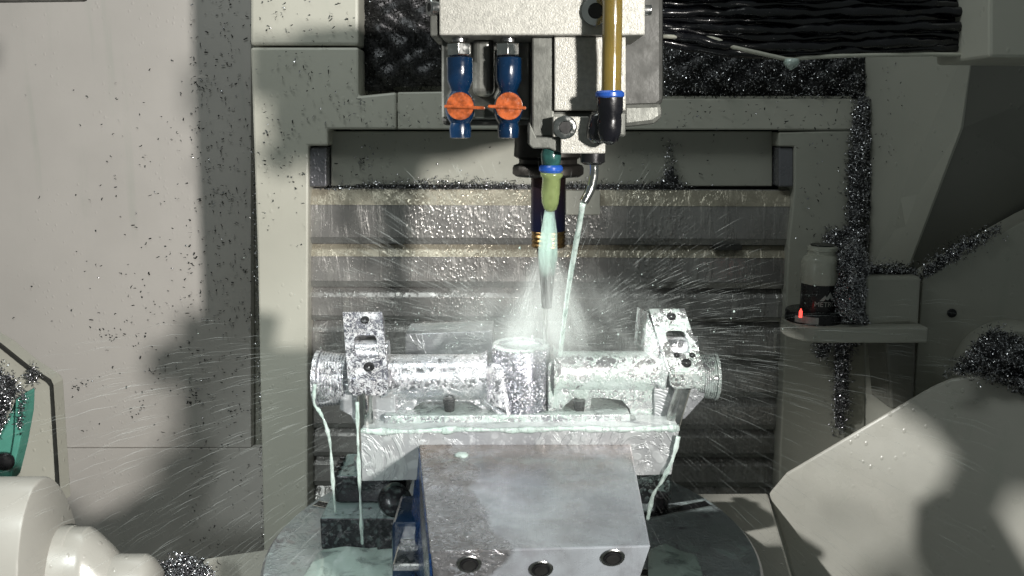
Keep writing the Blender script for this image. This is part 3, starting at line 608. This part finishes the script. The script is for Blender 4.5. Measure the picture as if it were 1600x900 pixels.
# ================================================================ VISE
vs_ = thing('vise', 'blued steel vise jaw with rust stains and bolt holes, wet with coolant', 'vise', PZ(830, 780, -0.42))
zt_ = -0.284
top = [PZ(655, 693, zt_), PZ(985, 690, zt_), PZ(1017, 853, zt_), PZ(672, 862, zt_)]
bot = [top[0] + Vector((-0.004, 0, -0.136)), top[1] + Vector((0.0, 0, -0.136)), top[2] + Vector((-0.02, 0.055, -0.136)), top[3] + Vector((0.004, 0.055, -0.136))]
jw = link('jaw', loft(top, bot), 'jaw_steel', vs_, 0.0014)
fn = (top[2] - top[3]).cross(bot[3] - top[3]).normalized()
if fn.y > 0: fn = -fn
for x, y in ((733, 881), (845, 889), (957, 871)):
    q = PP(x, y, top[3], fn)
    link('bolt_hole', lathe(q + fn * 0.0012, -fn, [(0.0, 0.0066), (-0.0004, 0.0058), (0.0006, 0.0054), (0.0011, 0.0050)], 24), 'black_oxide', jw, smooth='angle')
    link('counterbore', lathe(q + fn * 0.0004, -fn, [(0.0, 0.0088), (-0.0006, 0.0082), (-0.0004, 0.0062)], 28), 'steel', jw, smooth='angle')
    link('hole_shadow', lathe(q + fn * 0.0008, -fn, [(-0.001, 0.0046), (0.0, 0.0046)], 24), 'black_gap', jw)
# weld blob / coolant blister
link('drop', lathe(PZ(721, 711, zt_) , (0, 0, 1), [(0, 0.0068), (0.0012, 0.0060), (0.002, 0.003), (0.0022, 0)], 20, 0.05), 'coolant_green', jw, smooth=True)
A = [PZ(641, 748, -0.30), PZ(654, 700, -0.288), PZ(671.5, 862, -0.286), PZ(664, 868, -0.30)]
side = [top[0] + Vector((-0.0015, 0.004, -0.003)), top[3] + Vector((-0.0015, 0.002, -0.003)), bot[3] + Vector((-0.0085, 0.01, 0)), bot[0] + Vector((-0.014, 0.01, 0))]
link('blue_side_plate', loft(side, [v + Vector((0.006, 0, 0)) for v in side]), 'blue_paint', vs_, 0.001)
link('body', prism(rect(612, 818, 664, 990), 0.70, 0.06), 'blue_plastic', vs_, 0.003)
link('side_cap', prism(rect(613, 882, 661, 893), 0.655, 0.05), 'steel', vs_, 0.0015)
link('rear_jaw', prism([(633, 522), (770, 517), (770, 735), (633, 735)], 0.875, 0.05), 'block_aluminium', vs_, 0.001)
link('base_plate', box((P(822, 740, 0.75).x, 0.77, CAM.z - 0.405), (0.20, 0.34, 0.028)), 'black_oxide', vs_, 0.002)
# ================================================================ ROTARY TABLE
rt = thing('rotary_table', 'round dark steel rotary table with radial slots under the vise', 'rotary table', CAM + Vector((0, 0.788, -0.47)))
tc_ = CAM + Vector((0, 0.788, -0.42)); RT = 0.248
link('table_disc', lathe(tc_, (0, 0, -1), [(0, RT * .97), (0.0, RT - 0.003), (0.003, RT), (0.047, RT), (0.05, RT - 0.003)], 128), 'table_steel', rt, smooth='angle')
for ang in (22, 68, 112, 158, 205, 250, 290, 335):
    d = Vector((math.cos(R(ang)), math.sin(R(ang)), 0))
    link('slot', box(tc_ + d * 0.175 + Vector((0, 0, 0.0002)), (0.13, 0.010, 0.0012), Matrix.Rotation(R(ang), 3, 'Z')), 'black_oxide', rt)
    for s2 in (-1, 1):
        nrm2 = Vector((-d.y, d.x, 0))
        link('slot_edge', box(tc_ + d * 0.175 + nrm2 * 0.0058 * s2 + Vector((0, 0, 0.0005)), (0.13, 0.0014, 0.0020), Matrix.Rotation(R(ang), 3, 'Z')), 'bright_steel', rt)
# ================================================================ TRUNNION CRADLE
tr = thing('trunnion_cradle', 'white painted trunnion cradle carrying the rotary table, arms rising at both sides', 'trunnion cradle', CAM + Vector((0, 0.8, -0.56)))
link('cradle_floor', slab([(318, 872), (420, 857), (600, 773), (1200, 770), (1262, 980), (250, 980)], -0.471, 0.06), 'cradle_paint', tr, 0.003)
q = PZ(1200, 771, -0.469); nA = Vector((-0.62, -0.72, 0.30)).normalized()
outline = [(1200, 771), (1228, 738), (1440, 612), (1462, 600), (1485, 591), (1515, 586), (1545, 590), (1580, 602), (1640, 640), (1750, 760), (1750, 990), (1262, 990), (1228, 860)]
A = [PP(x, y, q, nA) for x, y in outline]
link('cradle_arm', loft(A, [a - nA * 0.05 for a in A]), 'cradle_paint', tr, 0.004, seg=3)
# left drum, stepped hub: turned about the trunnion axis
def drum(parts, yc, Y, name, mat):
    a0 = P(parts[0][0], yc, Y); pr = []
    for x, y in parts:
        p0 = P(x, yc, Y); pr.append((p0.x - a0.x, abs(P(x, y, Y).z - p0.z)))
    me = lathe(a0, (1, 0, 0), pr, 96)
    for v in me.vertices: v.co.y = Y + (v.co.y - Y) * 0.42
    link(name, me, mat, tr, smooth='angle')
drum([(-140, 748), (84, 748), (87, 750), (88, 753), (88, 960)], 960, 0.70, 'cradle_drum', 'drum_paint')
drum([(84, 824), (126, 824), (128, 826), (150, 826), (160, 834), (178, 852), (194, 872), (196, 960)], 980, 0.72, 'cradle_hub', 'drum_paint')
drum([(190, 868), (236, 868), (244, 874), (254, 890), (258, 985)], 990, 0.72, 'cradle_hub_step', 'drum_paint')
# ================================================================ RIGHT SIDE: cover panel, drum, bracket, tool setter
rp = thing('side_cover', 'pale grey sheet cover with sloping top beside the tool setter bracket', 'machine cover', P(1520, 620, 0.93))
outline = [(1442, 432), (1610, 340), (1760, 270), (1760, 700), (1425, 700), (1429, 600)]
qn = Vector((-0.20, -1, 0)).normalized(); q = P(1440, 500, 1.02)
A = [PP(x, y, q, qn) for x, y in outline]
link('cover_sheet', loft(A, [a + Vector((0.01, 0.05, 0)) for a in A]), 'panel_paint', rp, 0.0015)
screw('cover_screw', PP(1487, 489, q, qn), qn, 0.0055, rp, 'black_oxide', 0.002)
dz = P(1585, 585, 0.975)
link('bearing_boss', lathe(dz, (-0.15, -1, 0), [(-0.06, S(84, .97)), (0.012, S(84, .97)), (0.018, S(78, .97)), (0.018, S(30, .97))], 56), 'panel_paint', rp, smooth='angle')
br = thing('setter_bracket', 'pale cast bracket arm holding the tool setter under a swarf pile', 'bracket', P(1400, 610, 1.02))
link('block', prism([(1352, 432), (1440, 432), (1436, 512), (1420, 506), (1352, 510)], 0.99, 0.10), 'panel_paint', br, 0.004)
arm_top = P(1300, 505, 1.0).z - CAM.z
A = [(1229, 507), (1240, 500), (1436, 506), (1434, 520), (1300, 522), (1245, 516), (1231, 512)]
x0, x1 = P(1232, 508, 1.0).x, P(1432, 508, 1.0).x
pl_ = [Vector((x1, 0.97, 0)), Vector((x1, 1.06, 0)), Vector((x0 + 0.03, 1.06, 0))]
pl_ += [Vector((x0 + 0.034 - 0.036 * math.sin(math.pi * k / 10), 1.015 + 0.045 * math.cos(math.pi * k / 10), 0)) for k in range(1, 10)] + [Vector((x0 + 0.03, 0.97, 0))]
z0 = P(1300, 512, 0.97).z
A = [Vector((v.x, v.y, z0)) for v in pl_]
link('shelf', loft(A, [a - Vector((0, 0, S(25, 1.0))) for a in A]), 'panel_paint', br, 0.002)
link('strut', prism([(1384, 534), (1432, 534), (1428, 640), (1392, 640)], 1.0, 0.06), 'shaded_panel_paint', br, 0.003)
ts = thing('tool_setter', 'round tool setter with grey cap, black label band and red light', 'tool setter', Vector((P(1280, 500, 1.01).x, 1.01, z0)))
zs = Vector((P(1279, 480, 1.01).x, 1.012, z0)); q1 = lambda n: S(n, 1.01)
hb = z0
def zz(py, px=1279): return P(px, py, 1.01).z - z0
link('base_disc', lathe(zs + Vector((-q1(6), 0, 0)), (0, 0, 1), [(0, q1(44)), (q1(15), q1(44)), (q1(17), q1(42))], 48), 'black_oxide', ts, smooth='angle')
link('label_band', lathe(zs, (0, 0, 1), [(q1(16), q1(28)), (zz(440), q1(28))], 48), 'label_black', ts, smooth='angle')
link('cap', lathe(zs, (0, 0, 1), [(zz(443), q1(27)), (zz(442), q1(29.5)), (zz(436), q1(30.5)), (zz(409), q1(30)), (zz(404), q1(29)), (zz(399), q1(24)), (zz(397), q1(21)), (zz(392), q1(21)), (zz(391), q1(23)), (zz(386), q1(23)), (zz(384), q1(19))], 48), 'setter_cap', ts, smooth='angle')
link('contact_top', lathe(zs, (0, 0, 1), [(zz(386), q1(18)), (zz(382), q1(18))], 32), 'label_black', ts, smooth='angle')
link('indicator_light', lathe(P(1251, 490, 0.978), (0, 0, 1), [(-q1(6), q1(2.6)), (q1(3), q1(2.6)), (q1(8), q1(0.6))], 12), 'led_red', ts, smooth=True)
# lettering and mountain mark wrapped on the band
def wrap(me, cx, cz, rad, ang0):
    for v in me.vertices:
        a = ang0 + v.co.x / rad; v.co = Vector((cx + rad * math.sin(a), zs.y - rad * math.cos(a), cz + v.co.y))
    me.update()
cu = bpy.data.curves.new('t', 'FONT'); cu.body = 'METROL'; cu.size = q1(11); cu.align_x = 'CENTER'; cu.resolution_u = 3
to = bpy.data.objects.new('t', cu); col.objects.link(to); dg = bpy.context.evaluated_depsgraph_get()
me = bpy.data.meshes.new_from_object(to.evaluated_get(dg)); bpy.data.objects.remove(to)
me.materials.clear(); wrap(me, zs.x, P(1279, 481, 0.985).z, q1(28.4), 0.16)
link('band_lettering', me, 'label_grey', ts)
def tri(pts): return mesh([(x, y, 0) for x, y in pts], [tuple(range(len(pts)))], False)
u = q1(1)
me = tri([(-13 * u, 0), (-5 * u, 9 * u), (-2.5 * u, 5.5 * u), (3 * u, 14 * u), (13 * u, 0), (7 * u, 0), (3.2 * u, 6 * u), (0, 1.2 * u), (-4.5 * u, 3.2 * u), (-7 * u, 0)])
wrap(me, zs.x, P(1279, 472, 0.985).z, q1(28.4), 0.16); link('mountain_mark', me, 'label_grey', ts)
V = []; 
for k in range(9):
    a = -1.02 + 0.078 * k * 1.35; r_ = q1(44.6)
    for zq in (q1(2.5), q1(13)): V.append((zs.x - q1(6) + r_ * math.sin(a), zs.y - r_ * math.cos(a), z0 + zq))
link('base_sticker', mesh(V, [(2 * k, 2 * k + 2, 2 * k + 3, 2 * k + 1) for k in range(8)], False), 'sticker', ts)
# pin behind the setter
tag(link('steel_pin', lathe(P(1322, 425, 1.05), (0, 0, 1), [(-0.05, 0.0035), (0.033, 0.0035), (0.034, 0.003)], 14), 'steel', smooth='angle'), 'thin grey steel pin standing in the swarf behind the tool setter', 'pin')
# ================================================================ LEFT SIDE: panel, teal guard
lp = thing('left_cover', 'grey sheet cover with clipped corner and dark rim against the left wall', 'machine cover', P(40, 760, 1.0))
link('cover_sheet', prism([(-120, 470), (0, 541), (40, 574), (74, 596), (79, 604), (92, 790), (-120, 790)], 1.0, 0.03), 'enclosure_paint', lp, 0.001)
link('dark_rim', prism([(-120, 466), (0, 538), (41, 571), (77, 594), (81, 603), (93, 790), (89, 790), (78, 604), (73, 598), (40, 576), (0, 544), (-120, 472)], 0.997, 0.004), 'dark_housing', lp)
tg = thing('teal_guard', 'teal painted guard bar with black knob beside a chip heap', 'guard', P(8, 770, 0.84))
link('bar', prism([(-40, 740), (-8, 690), (24, 622), (41, 612), (39, 650), (30, 700), (18, 748), (-40, 820)], 0.84, 0.02), 'teal_paint', tg, 0.004)
link('bar_face', prism([(24, 625), (40, 614), (38, 650), (29, 700), (18, 744), (14, 730), (22, 680)], 0.832, 0.006), 'teal_paint', tg, 0.001)
link('knob', lathe(P(8, 720, 0.828), (0.3, -1, 0), [(-0.004, 0.008), (0.003, 0.010), (0.006, 0.008), (0.007, 0.004)], 24), 'black_oxide', tg, smooth='angle')
# ================================================================ CLAMP STACK left of the vise
def clampthing(): 
    t = thing('step_clamp', 'black stepped clamp stack with wet bolt on the table left of the vise', 'clamp', PZ(560, 840, -0.42)); return t
ct = clampthing()
b0 = PZ(556, 860, -0.42)
link('lower_block', box(b0 + Vector((-0.002, 0.035, 0.018)), (0.066, 0.07, 0.034)), 'black_wet', ct, 0.002)
link('upper_block', box(b0 + Vector((0.012, 0.060, 0.052)), (0.072, 0.06, 0.030)), 'black_wet', ct, 0.002)
for k in range(4):
    link('serration', box(b0 + Vector((-0.0245 + 0.0 * k, 0.034 + k * 0.012, 0.055)), (0.006, 0.006, 0.034)), 'black_oxide', ct, 0.001)
link('washer', lathe(b0 + Vector((0.006, 0.058, 0.067)), (0, 0, 1), [(0, 0.016), (0.008, 0.016), (0.010, 0.013), (0.014, 0.012), (0.016, 0.008)], 28), 'table_steel', ct, smooth='angle')
link('bolt_head', lathe(P(616, 782, 0.775), (0.3, -0.7, 0.6), [(-0.014, 0.012), (0.0, 0.0165), (0.006, 0.0165), (0.011, 0.012), (0.013, 0.006)], 28, 0.02), 'black_wet', ct, smooth='angle')
link('post', box(b0 + Vector((0.036, 0.020, 0.010)), (0.028, 0.05, 0.055)), 'black_wet', ct, 0.002)
rcl = thing('right_clamp', 'small dark clamp block on the table right of the vise', 'clamp', PZ(1015, 800, -0.42))
b1 = PZ(1016, 800, -0.42)
link('block', box(b1 + Vector((0.0, 0.05, 0.035)), (0.055, 0.06, 0.07)), 'table_dark_steel', rcl, 0.003)
link('nut', lathe(b1 + Vector((0.012, 0.005, 0.012)), (0, 0, 1), [(-0.012, 0.009), (0.006, 0.009), (0.008, 0.007)], 6), 'black_oxide', rcl, 0.0006)
link('strip', box(b1 + Vector((0.016, 0.055, 0.074)), (0.012, 0.08, 0.006), Matrix.Rotation(R(-20), 3, 'X')), 'steel', rcl, 0.001)
# ================================================================ SWARF
heap('chip_heap', [(1036, 45), (1350, 50), (1360, 120), (1357, 158), (1290, 156), (1180, 152), (1036, 150)], YC + 0.02, 0.035, 6500, 'thick band of silver chips on the ledge under the black bellows', dark=0.35)
heap('chip_heap', [(552, -40), (700, -40), (700, 138), (622, 142), (561, 149)], YC + 0.06, 0.03, 3000, 'chips coloured dark for the shade in the recess left of the spindle head', dark=0.94)  # nearly all chips dark: the spindle head's shadow put into their colour
heap('chip_heap', [(1336, 150), (1362, 150), (1364, 215), (1362, 330), (1357, 420), (1358, 520), (1330, 560), (1328, 640), (1316, 680), (1304, 672), (1302, 560), (1305, 430), (1284, 388), (1292, 362), (1322, 352), (1325, 240)], YC + 0.004, 0.02, 6500, 'silver chips running down the corner of the right frame column', ramp=14, L=(.003, .0068))
heap('chip_heap', [(1308, 398), (1340, 372), (1358, 412), (1356, 470), (1362, 515), (1345, 520), (1312, 508), (1300, 470)], 1.005, 0.045, 4200, 'heap of bright chips piled against the tool setter', ramp=26, L=(.003, .0068))
heap('chip_heap', [(1354, 414), (1400, 412), (1430, 420), (1436, 434), (1354, 434)], 1.02, 0.02, 900, 'low ridge of chips on top of the bracket block', ramp=9, dark=0.3)
heap('chip_heap', [(1436, 432), (1448, 410), (1500, 378), (1560, 352), (1566, 358), (1500, 402), (1450, 434)], 0.965, 0.012, 1300, 'chips lying along the sloping top edge of the side cover', ramp=9, L=(.003, .006), Yf=lambda x, y: 1.025 - (x - 1440) * 0.00018, dark=0.2)
heap('chip_heap', [(1478, 583), (1508, 552), (1540, 518), (1562, 512), (1590, 525), (1700, 570), (1700, 680), (1620, 628), (1580, 606), (1540, 590)], 0.86, 0.05, 5200, 'large mound of grey chips on the bearing boss of the side cover', ramp=40, Yf=lambda x, y: 0.945 - np.clip((y - 520), 0, 200) * 0.0006, L=(.003, .007), dark=0.25)
heap('chip_heap', [(-60, 575), (0, 572), (22, 590), (38, 610), (26, 622), (10, 660), (-10, 690), (-60, 720)], 0.84, 0.02, 2200, 'bright chips heaped behind the teal guard bar', ramp=18, L=(.003, .006))
heap('chip_heap', [(34, 614), (40, 618), (37, 655), (32, 676), (28, 660), (31, 630)], 0.829, 0.002, 240, 'line of chips stuck along the teal guard bar edge', ramp=4, L=(.002, .004), spill=4)
heap('chip_heap', [(40, 584), (52, 574), (62, 588), (54, 600), (44, 600)], 0.995, 0.008, 170, 'tuft of chips caught on the corner of the left cover', ramp=6)
heap('chip_heap', [(246, 884), (262, 876), (290, 868), (316, 878), (330, 892), (336, 930), (240, 930)], 0.76, 0.035, 1900, 'bright tuft of chips lying between drum and cradle floor', ramp=24, L=(.004, .010))
heap('chip_heap', [(500, 293), (560, 287), (600, 283), (680, 281), (760, 283), (830, 288), (900, 286), (990, 288), (1030, 284), (1040, 262), (1044, 225), (1050, 228), (1054, 262), (1066, 284), (1080, 296), (500, 297)], YB + 0.006, 0.008, 2300, 'rim of chips along the top edge of the way cover', ramp=6, L=(.002, .006), spill=8, dark=0.2)
heap('chip_heap', [(1270, 530), (1305, 530), (1298, 552), (1282, 566), (1272, 550)], YC - 0.002, 0.006, 420, 'patch of chips on the column below the tool setter shelf', ramp=10, L=(.002, .006), spill=8)
heap('chip_heap', [(393, 230), (398, 230), (404, 400), (410, 640), (416, 880), (411, 880), (404, 640), (398, 400)], YC + 0.03, 0.004, 900, 'line of glittering chips in the gap beside the left frame column', ramp=3, L=(.002, .005), spill=5, dark=0.3)
pts = []
for _ in range(620):
    pts.append((random.uniform(296, 392), random.uniform(-20, 900) ** 1.0))
for _ in range(210):
    y = random.triangular(60, 720, 520); x = 300 - abs(random.gauss(0, 90)); pts.append((x, y))
for cx_, cy_ in ((120, 597), (175, 525), (245, 580), (215, 640), (300, 620), (345, 300), (310, 130)):
    for _ in range(16): pts.append((random.gauss(cx_, 9), random.gauss(cy_, 7)))
scatter('stuck_chips', pts, lambda x, y: YW - 0.003 + 0 * x, 'dark chips sticking to the pale left wall', W=(.0012, .0026))
pts = [(random.uniform(398, 555), random.uniform(0, 145)) for _ in range(90)] + [(random.uniform(402, 480), random.triangular(150, 420, 220)) for _ in range(80)] + [(random.uniform(485, 700), random.uniform(148, 200)) for _ in range(70)]
pts += [(random.uniform(1040, 1330), random.uniform(158, 203)) for _ in range(70)] + [(random.uniform(1243, 1330), random.uniform(200, 420)) for _ in range(60)]
scatter('stuck_chips', pts, lambda x, y: YC - 0.002 + 0 * x, 'small chips sticking to the pale machine frame around the cover', L=(.0025, .007), W=(.0008, .002), dark=0.6)
pts = [(random.uniform(1362, 1480), random.uniform(90, 260)) for _ in range(60)]
scatter('stuck_chips', pts, lambda x, y: YC - 0.002 - (x - 1352) / 173 * 0.126, 'small dark chips sticking to the right wall facet', L=(.002, .005), W=(.0006, .0014))
pts = [(random.uniform(520, 1200), random.uniform(208, 290)) for _ in range(80)] + [(random.gauss(568, 10), random.gauss(255, 14)) for _ in range(40)]
scatter('stuck_chips', pts, lambda x, y: YB + 0.010 + 0 * x, 'small chips sticking to the header panel of the way cover', L=(.002, .006), W=(.0008, .002), dark=0.5)
pts = [(random.uniform(1240, 1560), random.uniform(640, 860)) for _ in range(60)]
# ================================================================ COOLANT
tag(link('coolant_stream', tube(spline([P(911, 317, YH + 0.006), P(901, 375, 0.68), P(890, 440, 0.705), P(880, 515, 0.73), P(875, 556, 0.745)], 6), [S(4.6, .67)] * 12 + [S(4.0, .7)] * 13, 12, 0.06), 'coolant_green', smooth=True), 'thin green coolant stream from the bent steel nozzle tube', 'coolant stream')
a = P(859, 322, YH + 0.014); b = P(853, 480, 0.755)
prof = [(0, 7), (14, 8), (30, 10), (55, 12.5), (75, 14), (95, 15.5), (120, 16), (150, 15), (185, 10)]
tag(link('coolant_jet', lathe(a, b - a, [(S(h, .69) * 1.0, S(r, .69)) for h, r in prof], 28, 0.03), 'jet_water', smooth=True), 'wide milky coolant jet pouring from the green nozzle onto the tool', 'coolant jet')
def drip(pts, r, label, Y, am=1.0):
    p = [P(x, y, Y) for x, y in pts]; q = spline(p, 6)
    tag(link('coolant_drip', tube(q, [S(r, Y) * (1 + am * (0.3 * math.sin(i * 0.7) + 0.2 * math.sin(i * 1.9 + 1))) for i in range(len(q))], 10, 0.05), 'coolant_green', smooth=True), label, 'coolant drip')
drip([(492, 600), (491, 630), (500, 644), (509, 664), (516, 695), (520, 752), (524, 800)], 2.7, 'green coolant drip running off the left ribbed hub', 0.738)
drip([(558, 628), (559, 680), (561, 740), (564, 800), (566, 850)], 2.7, 'green coolant drip falling past the left corner of the billet base', 0.712)
drip([(1060, 682), (1052, 715), (1038, 745), (1020, 775), (1012, 812)], 3.2, 'green coolant drip running down the right corner of the billet base', 0.710)
q = spline([P(x, y, 0.714) for x, y in ((564, 673), (640, 674), (720, 671), (800, 672), (880, 670), (970, 671), (1061, 669))], 10)
tag(link('coolant_bead', tube(q, [0.0017 + 0.0007 * math.sin(i * 0.45) + random.uniform(0, 0.0016) for i in range(len(q))], 10, 0.25), 'coolant_green', smooth=True), 'green bead of coolant along the top edge of the billet base', 'coolant bead')
def puddle(poly, z, label, amp=0.0012, step=2.5, name='coolant_puddle'):
    xs = [p[0] for p in poly]; ys = [p[1] for p in poly]
    gx, gy = np.meshgrid(np.arange(min(xs), max(xs) + step, step, dtype=float), np.arange(min(ys), max(ys) + step, step, dtype=float))
    gi = inside(gx, gy, poly); d = np.where(gi, np.clip(edge_dist(gx, gy, poly) / 20, 0, 1), 0)
    a = (gx - 800) / FPX; b = (450 - gy) / FPX; rz = -sp + b * cp; t = z / rz
    V = np.stack([a * t, (cp + b * sp) * t, z + 0.0002 + 0.003 * np.sqrt(d) + amp * np.sin(gx * .09) * np.cos(gy * .07)], -1) + np.array(CAM)
    ok = gi[:-1, :-1] & gi[1:, :-1] & gi[:-1, 1:] & gi[1:, 1:]; idx = np.arange(gx.size).reshape(gx.shape)
    Q = np.stack([idx[:-1, :-1][ok], idx[1:, :-1][ok], idx[1:, 1:][ok], idx[:-1, 1:][ok]], -1)
    o = link(name, np_mesh(V.reshape(-1, 3), Q), 'puddle_water', smooth=True); return tag(o, label, 'coolant puddle')
puddle([(484, 884), (496, 862), (520, 850), (560, 842), (580, 832), (620, 830), (655, 840), (668, 960), (455, 960), (462, 915)], -0.4195, 'milky green coolant puddle on the table left of the vise')
puddle([(1012, 860), (1040, 850), (1090, 868), (1120, 960), (1010, 960)], -0.4195, 'milky green coolant puddle on the table right of the vise')
# spray: thin filaments flung from the drilling point
O = np.array(P(856, 538, YK))
def spray(name, n, rad, lens, wid, angf, label, ysp=0.5):
    a = angf(n); rr = rng.uniform(rad[0], rad[1], n) ; L_ = rng.uniform(*lens, n) * (0.4 + rr / rad[1])
    yd = rng.normal(0, ysp, n)
    d = np.stack([np.cos(a), yd, np.sin(a)], -1); d /= np.linalg.norm(d, axis=1)[:, None]
    p0 = O + d * rr[:, None]; p0[:, 2] -= 0.35 * rr ** 2
    t = d * L_[:, None]; t[:, 2] -= 0.7 * rr * L_
    t2 = t * 0.5; t2[:, 2] += 0.15 * L_ * rr
    side = np.cross(t, np.array([0, 1.0, 0])); side /= np.linalg.norm(side, axis=1)[:, None] + 1e-9
    up = np.cross(side, t); up /= np.linalg.norm(up, axis=1)[:, None] + 1e-9
    wv = rng.uniform(*wid, n)[:, None]
    V = np.zeros((n, 5, 3)); V[:, 0] = p0; mid = p0 + t2
    for k in range(3):
        an = 2 * math.pi * k / 3; V[:, 1 + k] = mid + (side * math.cos(an) + up * math.sin(an)) * wv
    V[:, 4] = p0 + t
    F = []
    base = (np.arange(n) * 5)[:, None, None]
    T = np.array([[0, 1, 2], [0, 2, 3], [0, 3, 1], [4, 2, 1], [4, 3, 2], [4, 1, 3]])[None]
    o = link(name, np_mesh(V.reshape(-1, 3), (base + T).reshape(-1, 3)), 'spray_water'); return tag(o, label, 'coolant spray', kind='stuff')
spray('coolant_spray', 1900, (0.02, 0.20), (0.006, 0.03), (0.00006, 0.00016), lambda n: np.where(rng.uniform(size=n) < 0.3, rng.uniform(R(0), R(180), n), np.where(rng.uniform(size=n) < 0.5, rng.uniform(R(-8), R(42), n), rng.uniform(R(138), R(188), n))), 'fine coolant droplets thrown up around the drilling point')
spray('coolant_spray', 800, (0.16, 0.52), (0.02, 0.07), (0.00007, 0.00020), lambda n: rng.uniform(R(172), R(232), n), 'long coolant streaks flung to the left of the workpiece', 0.22)
spray('coolant_spray', 560, (0.14, 0.40), (0.02, 0.06), (0.00007, 0.00019), lambda n: rng.uniform(R(-58), R(14), n), 'long coolant streaks flung to the right of the workpiece', 0.22)
def strands(name, n, label):
    """thin torn strands falling in a fan from the tool to the boss"""
    ap = np.array(P(855, 360, YK)); a = rng.uniform(0, 2 * math.pi, n); k = np.sqrt(rng.uniform(0.02, 1, n)) * SM(80)
    d = np.stack([np.cos(a) * k, np.sin(a) * k, np.full(n, -SM(178))], -1)
    t0 = rng.uniform(0.25, 0.85, n)[:, None]; t1 = np.minimum(t0 + rng.uniform(0.05, 0.30, n)[:, None], 1.0)
    p0 = ap + d * t0; p1 = ap + d * t1; t = p1 - p0
    side = np.cross(t, np.array([0, 1.0, 0])); side /= np.linalg.norm(side, axis=1)[:, None]
    up = np.cross(side, t); up /= np.linalg.norm(up, axis=1)[:, None]; wv = rng.uniform(0.00006, 0.00020, n)[:, None]
    V = np.zeros((n, 5, 3)); V[:, 0] = p0; mid = p0 * 0.35 + p1 * 0.65 + side * rng.normal(0, 0.0008, n)[:, None]
    for q in range(3): V[:, 1 + q] = mid + (side * math.cos(2.094 * q) + up * math.sin(2.094 * q)) * wv
    V[:, 4] = p1; T = np.array([[0, 1, 2], [0, 2, 3], [0, 3, 1], [4, 2, 1], [4, 3, 2], [4, 1, 3]])[None]
    return tag(link(name, np_mesh(V.reshape(-1, 3), ((np.arange(n) * 5)[:, None, None] + T).reshape(-1, 3)), 'spray_water'), label, 'coolant spray', kind='stuff')
strands('coolant_strands', 520, 'torn coolant strands falling in a fan from tool to boss')
def droplets(name, n, label):
    a = rng.uniform(0, 2 * math.pi, n); r_ = np.abs(rng.normal(0.05, 0.08, n)) + 0.015
    pos = O + np.stack([np.cos(a) * r_ * 1.5, np.sin(a) * r_ * 0.6, np.abs(rng.normal(0, 0.035, n)) - 0.012 + r_ * 0.1], -1)
    ra = rng.lognormal(math.log(0.00038), 0.5, n)
    U = np.array([[1, 0, 0], [-1, 0, 0], [0, 1, 0], [0, -1, 0], [0, 0, 1.3], [0, 0, -1.3]], float)
    V = pos[:, None] + U[None] * ra[:, None, None]
    T = np.array([[0, 2, 4], [2, 1, 4], [1, 3, 4], [3, 0, 4], [2, 0, 5], [1, 2, 5], [3, 1, 5], [0, 3, 5]])[None]
    return tag(link(name, np_mesh(V.reshape(-1, 3), ((np.arange(n) * 6)[:, None, None] + T).reshape(-1, 3)), 'coolant_green', smooth=True), label, 'coolant spray', kind='stuff')
droplets('coolant_droplets', 380, 'separate coolant droplets bouncing above the workpiece')
# mist bodies
def volume(name, me, mat, label):
    o = bpy.data.objects.new(name, me); col.objects.link(o); me.materials.append(M[mat]); return tag(o, label, 'coolant mist', kind='stuff')
volume('coolant_mist', lathe(P(855, 375, 0.765), (0, 0, -1), [(0, SM(15)), (SM(190), SM(121))], 32), 'dense_mist', 'white cone of coolant mist bursting around the drill')
volume('coolant_mist', lathe(P(850, 415, 0.79), (0, 0, -1), [(0, 0.101), (0.13, 0.272)], 40), 'thin_mist', 'thin veil of coolant mist drifting over the workpiece')
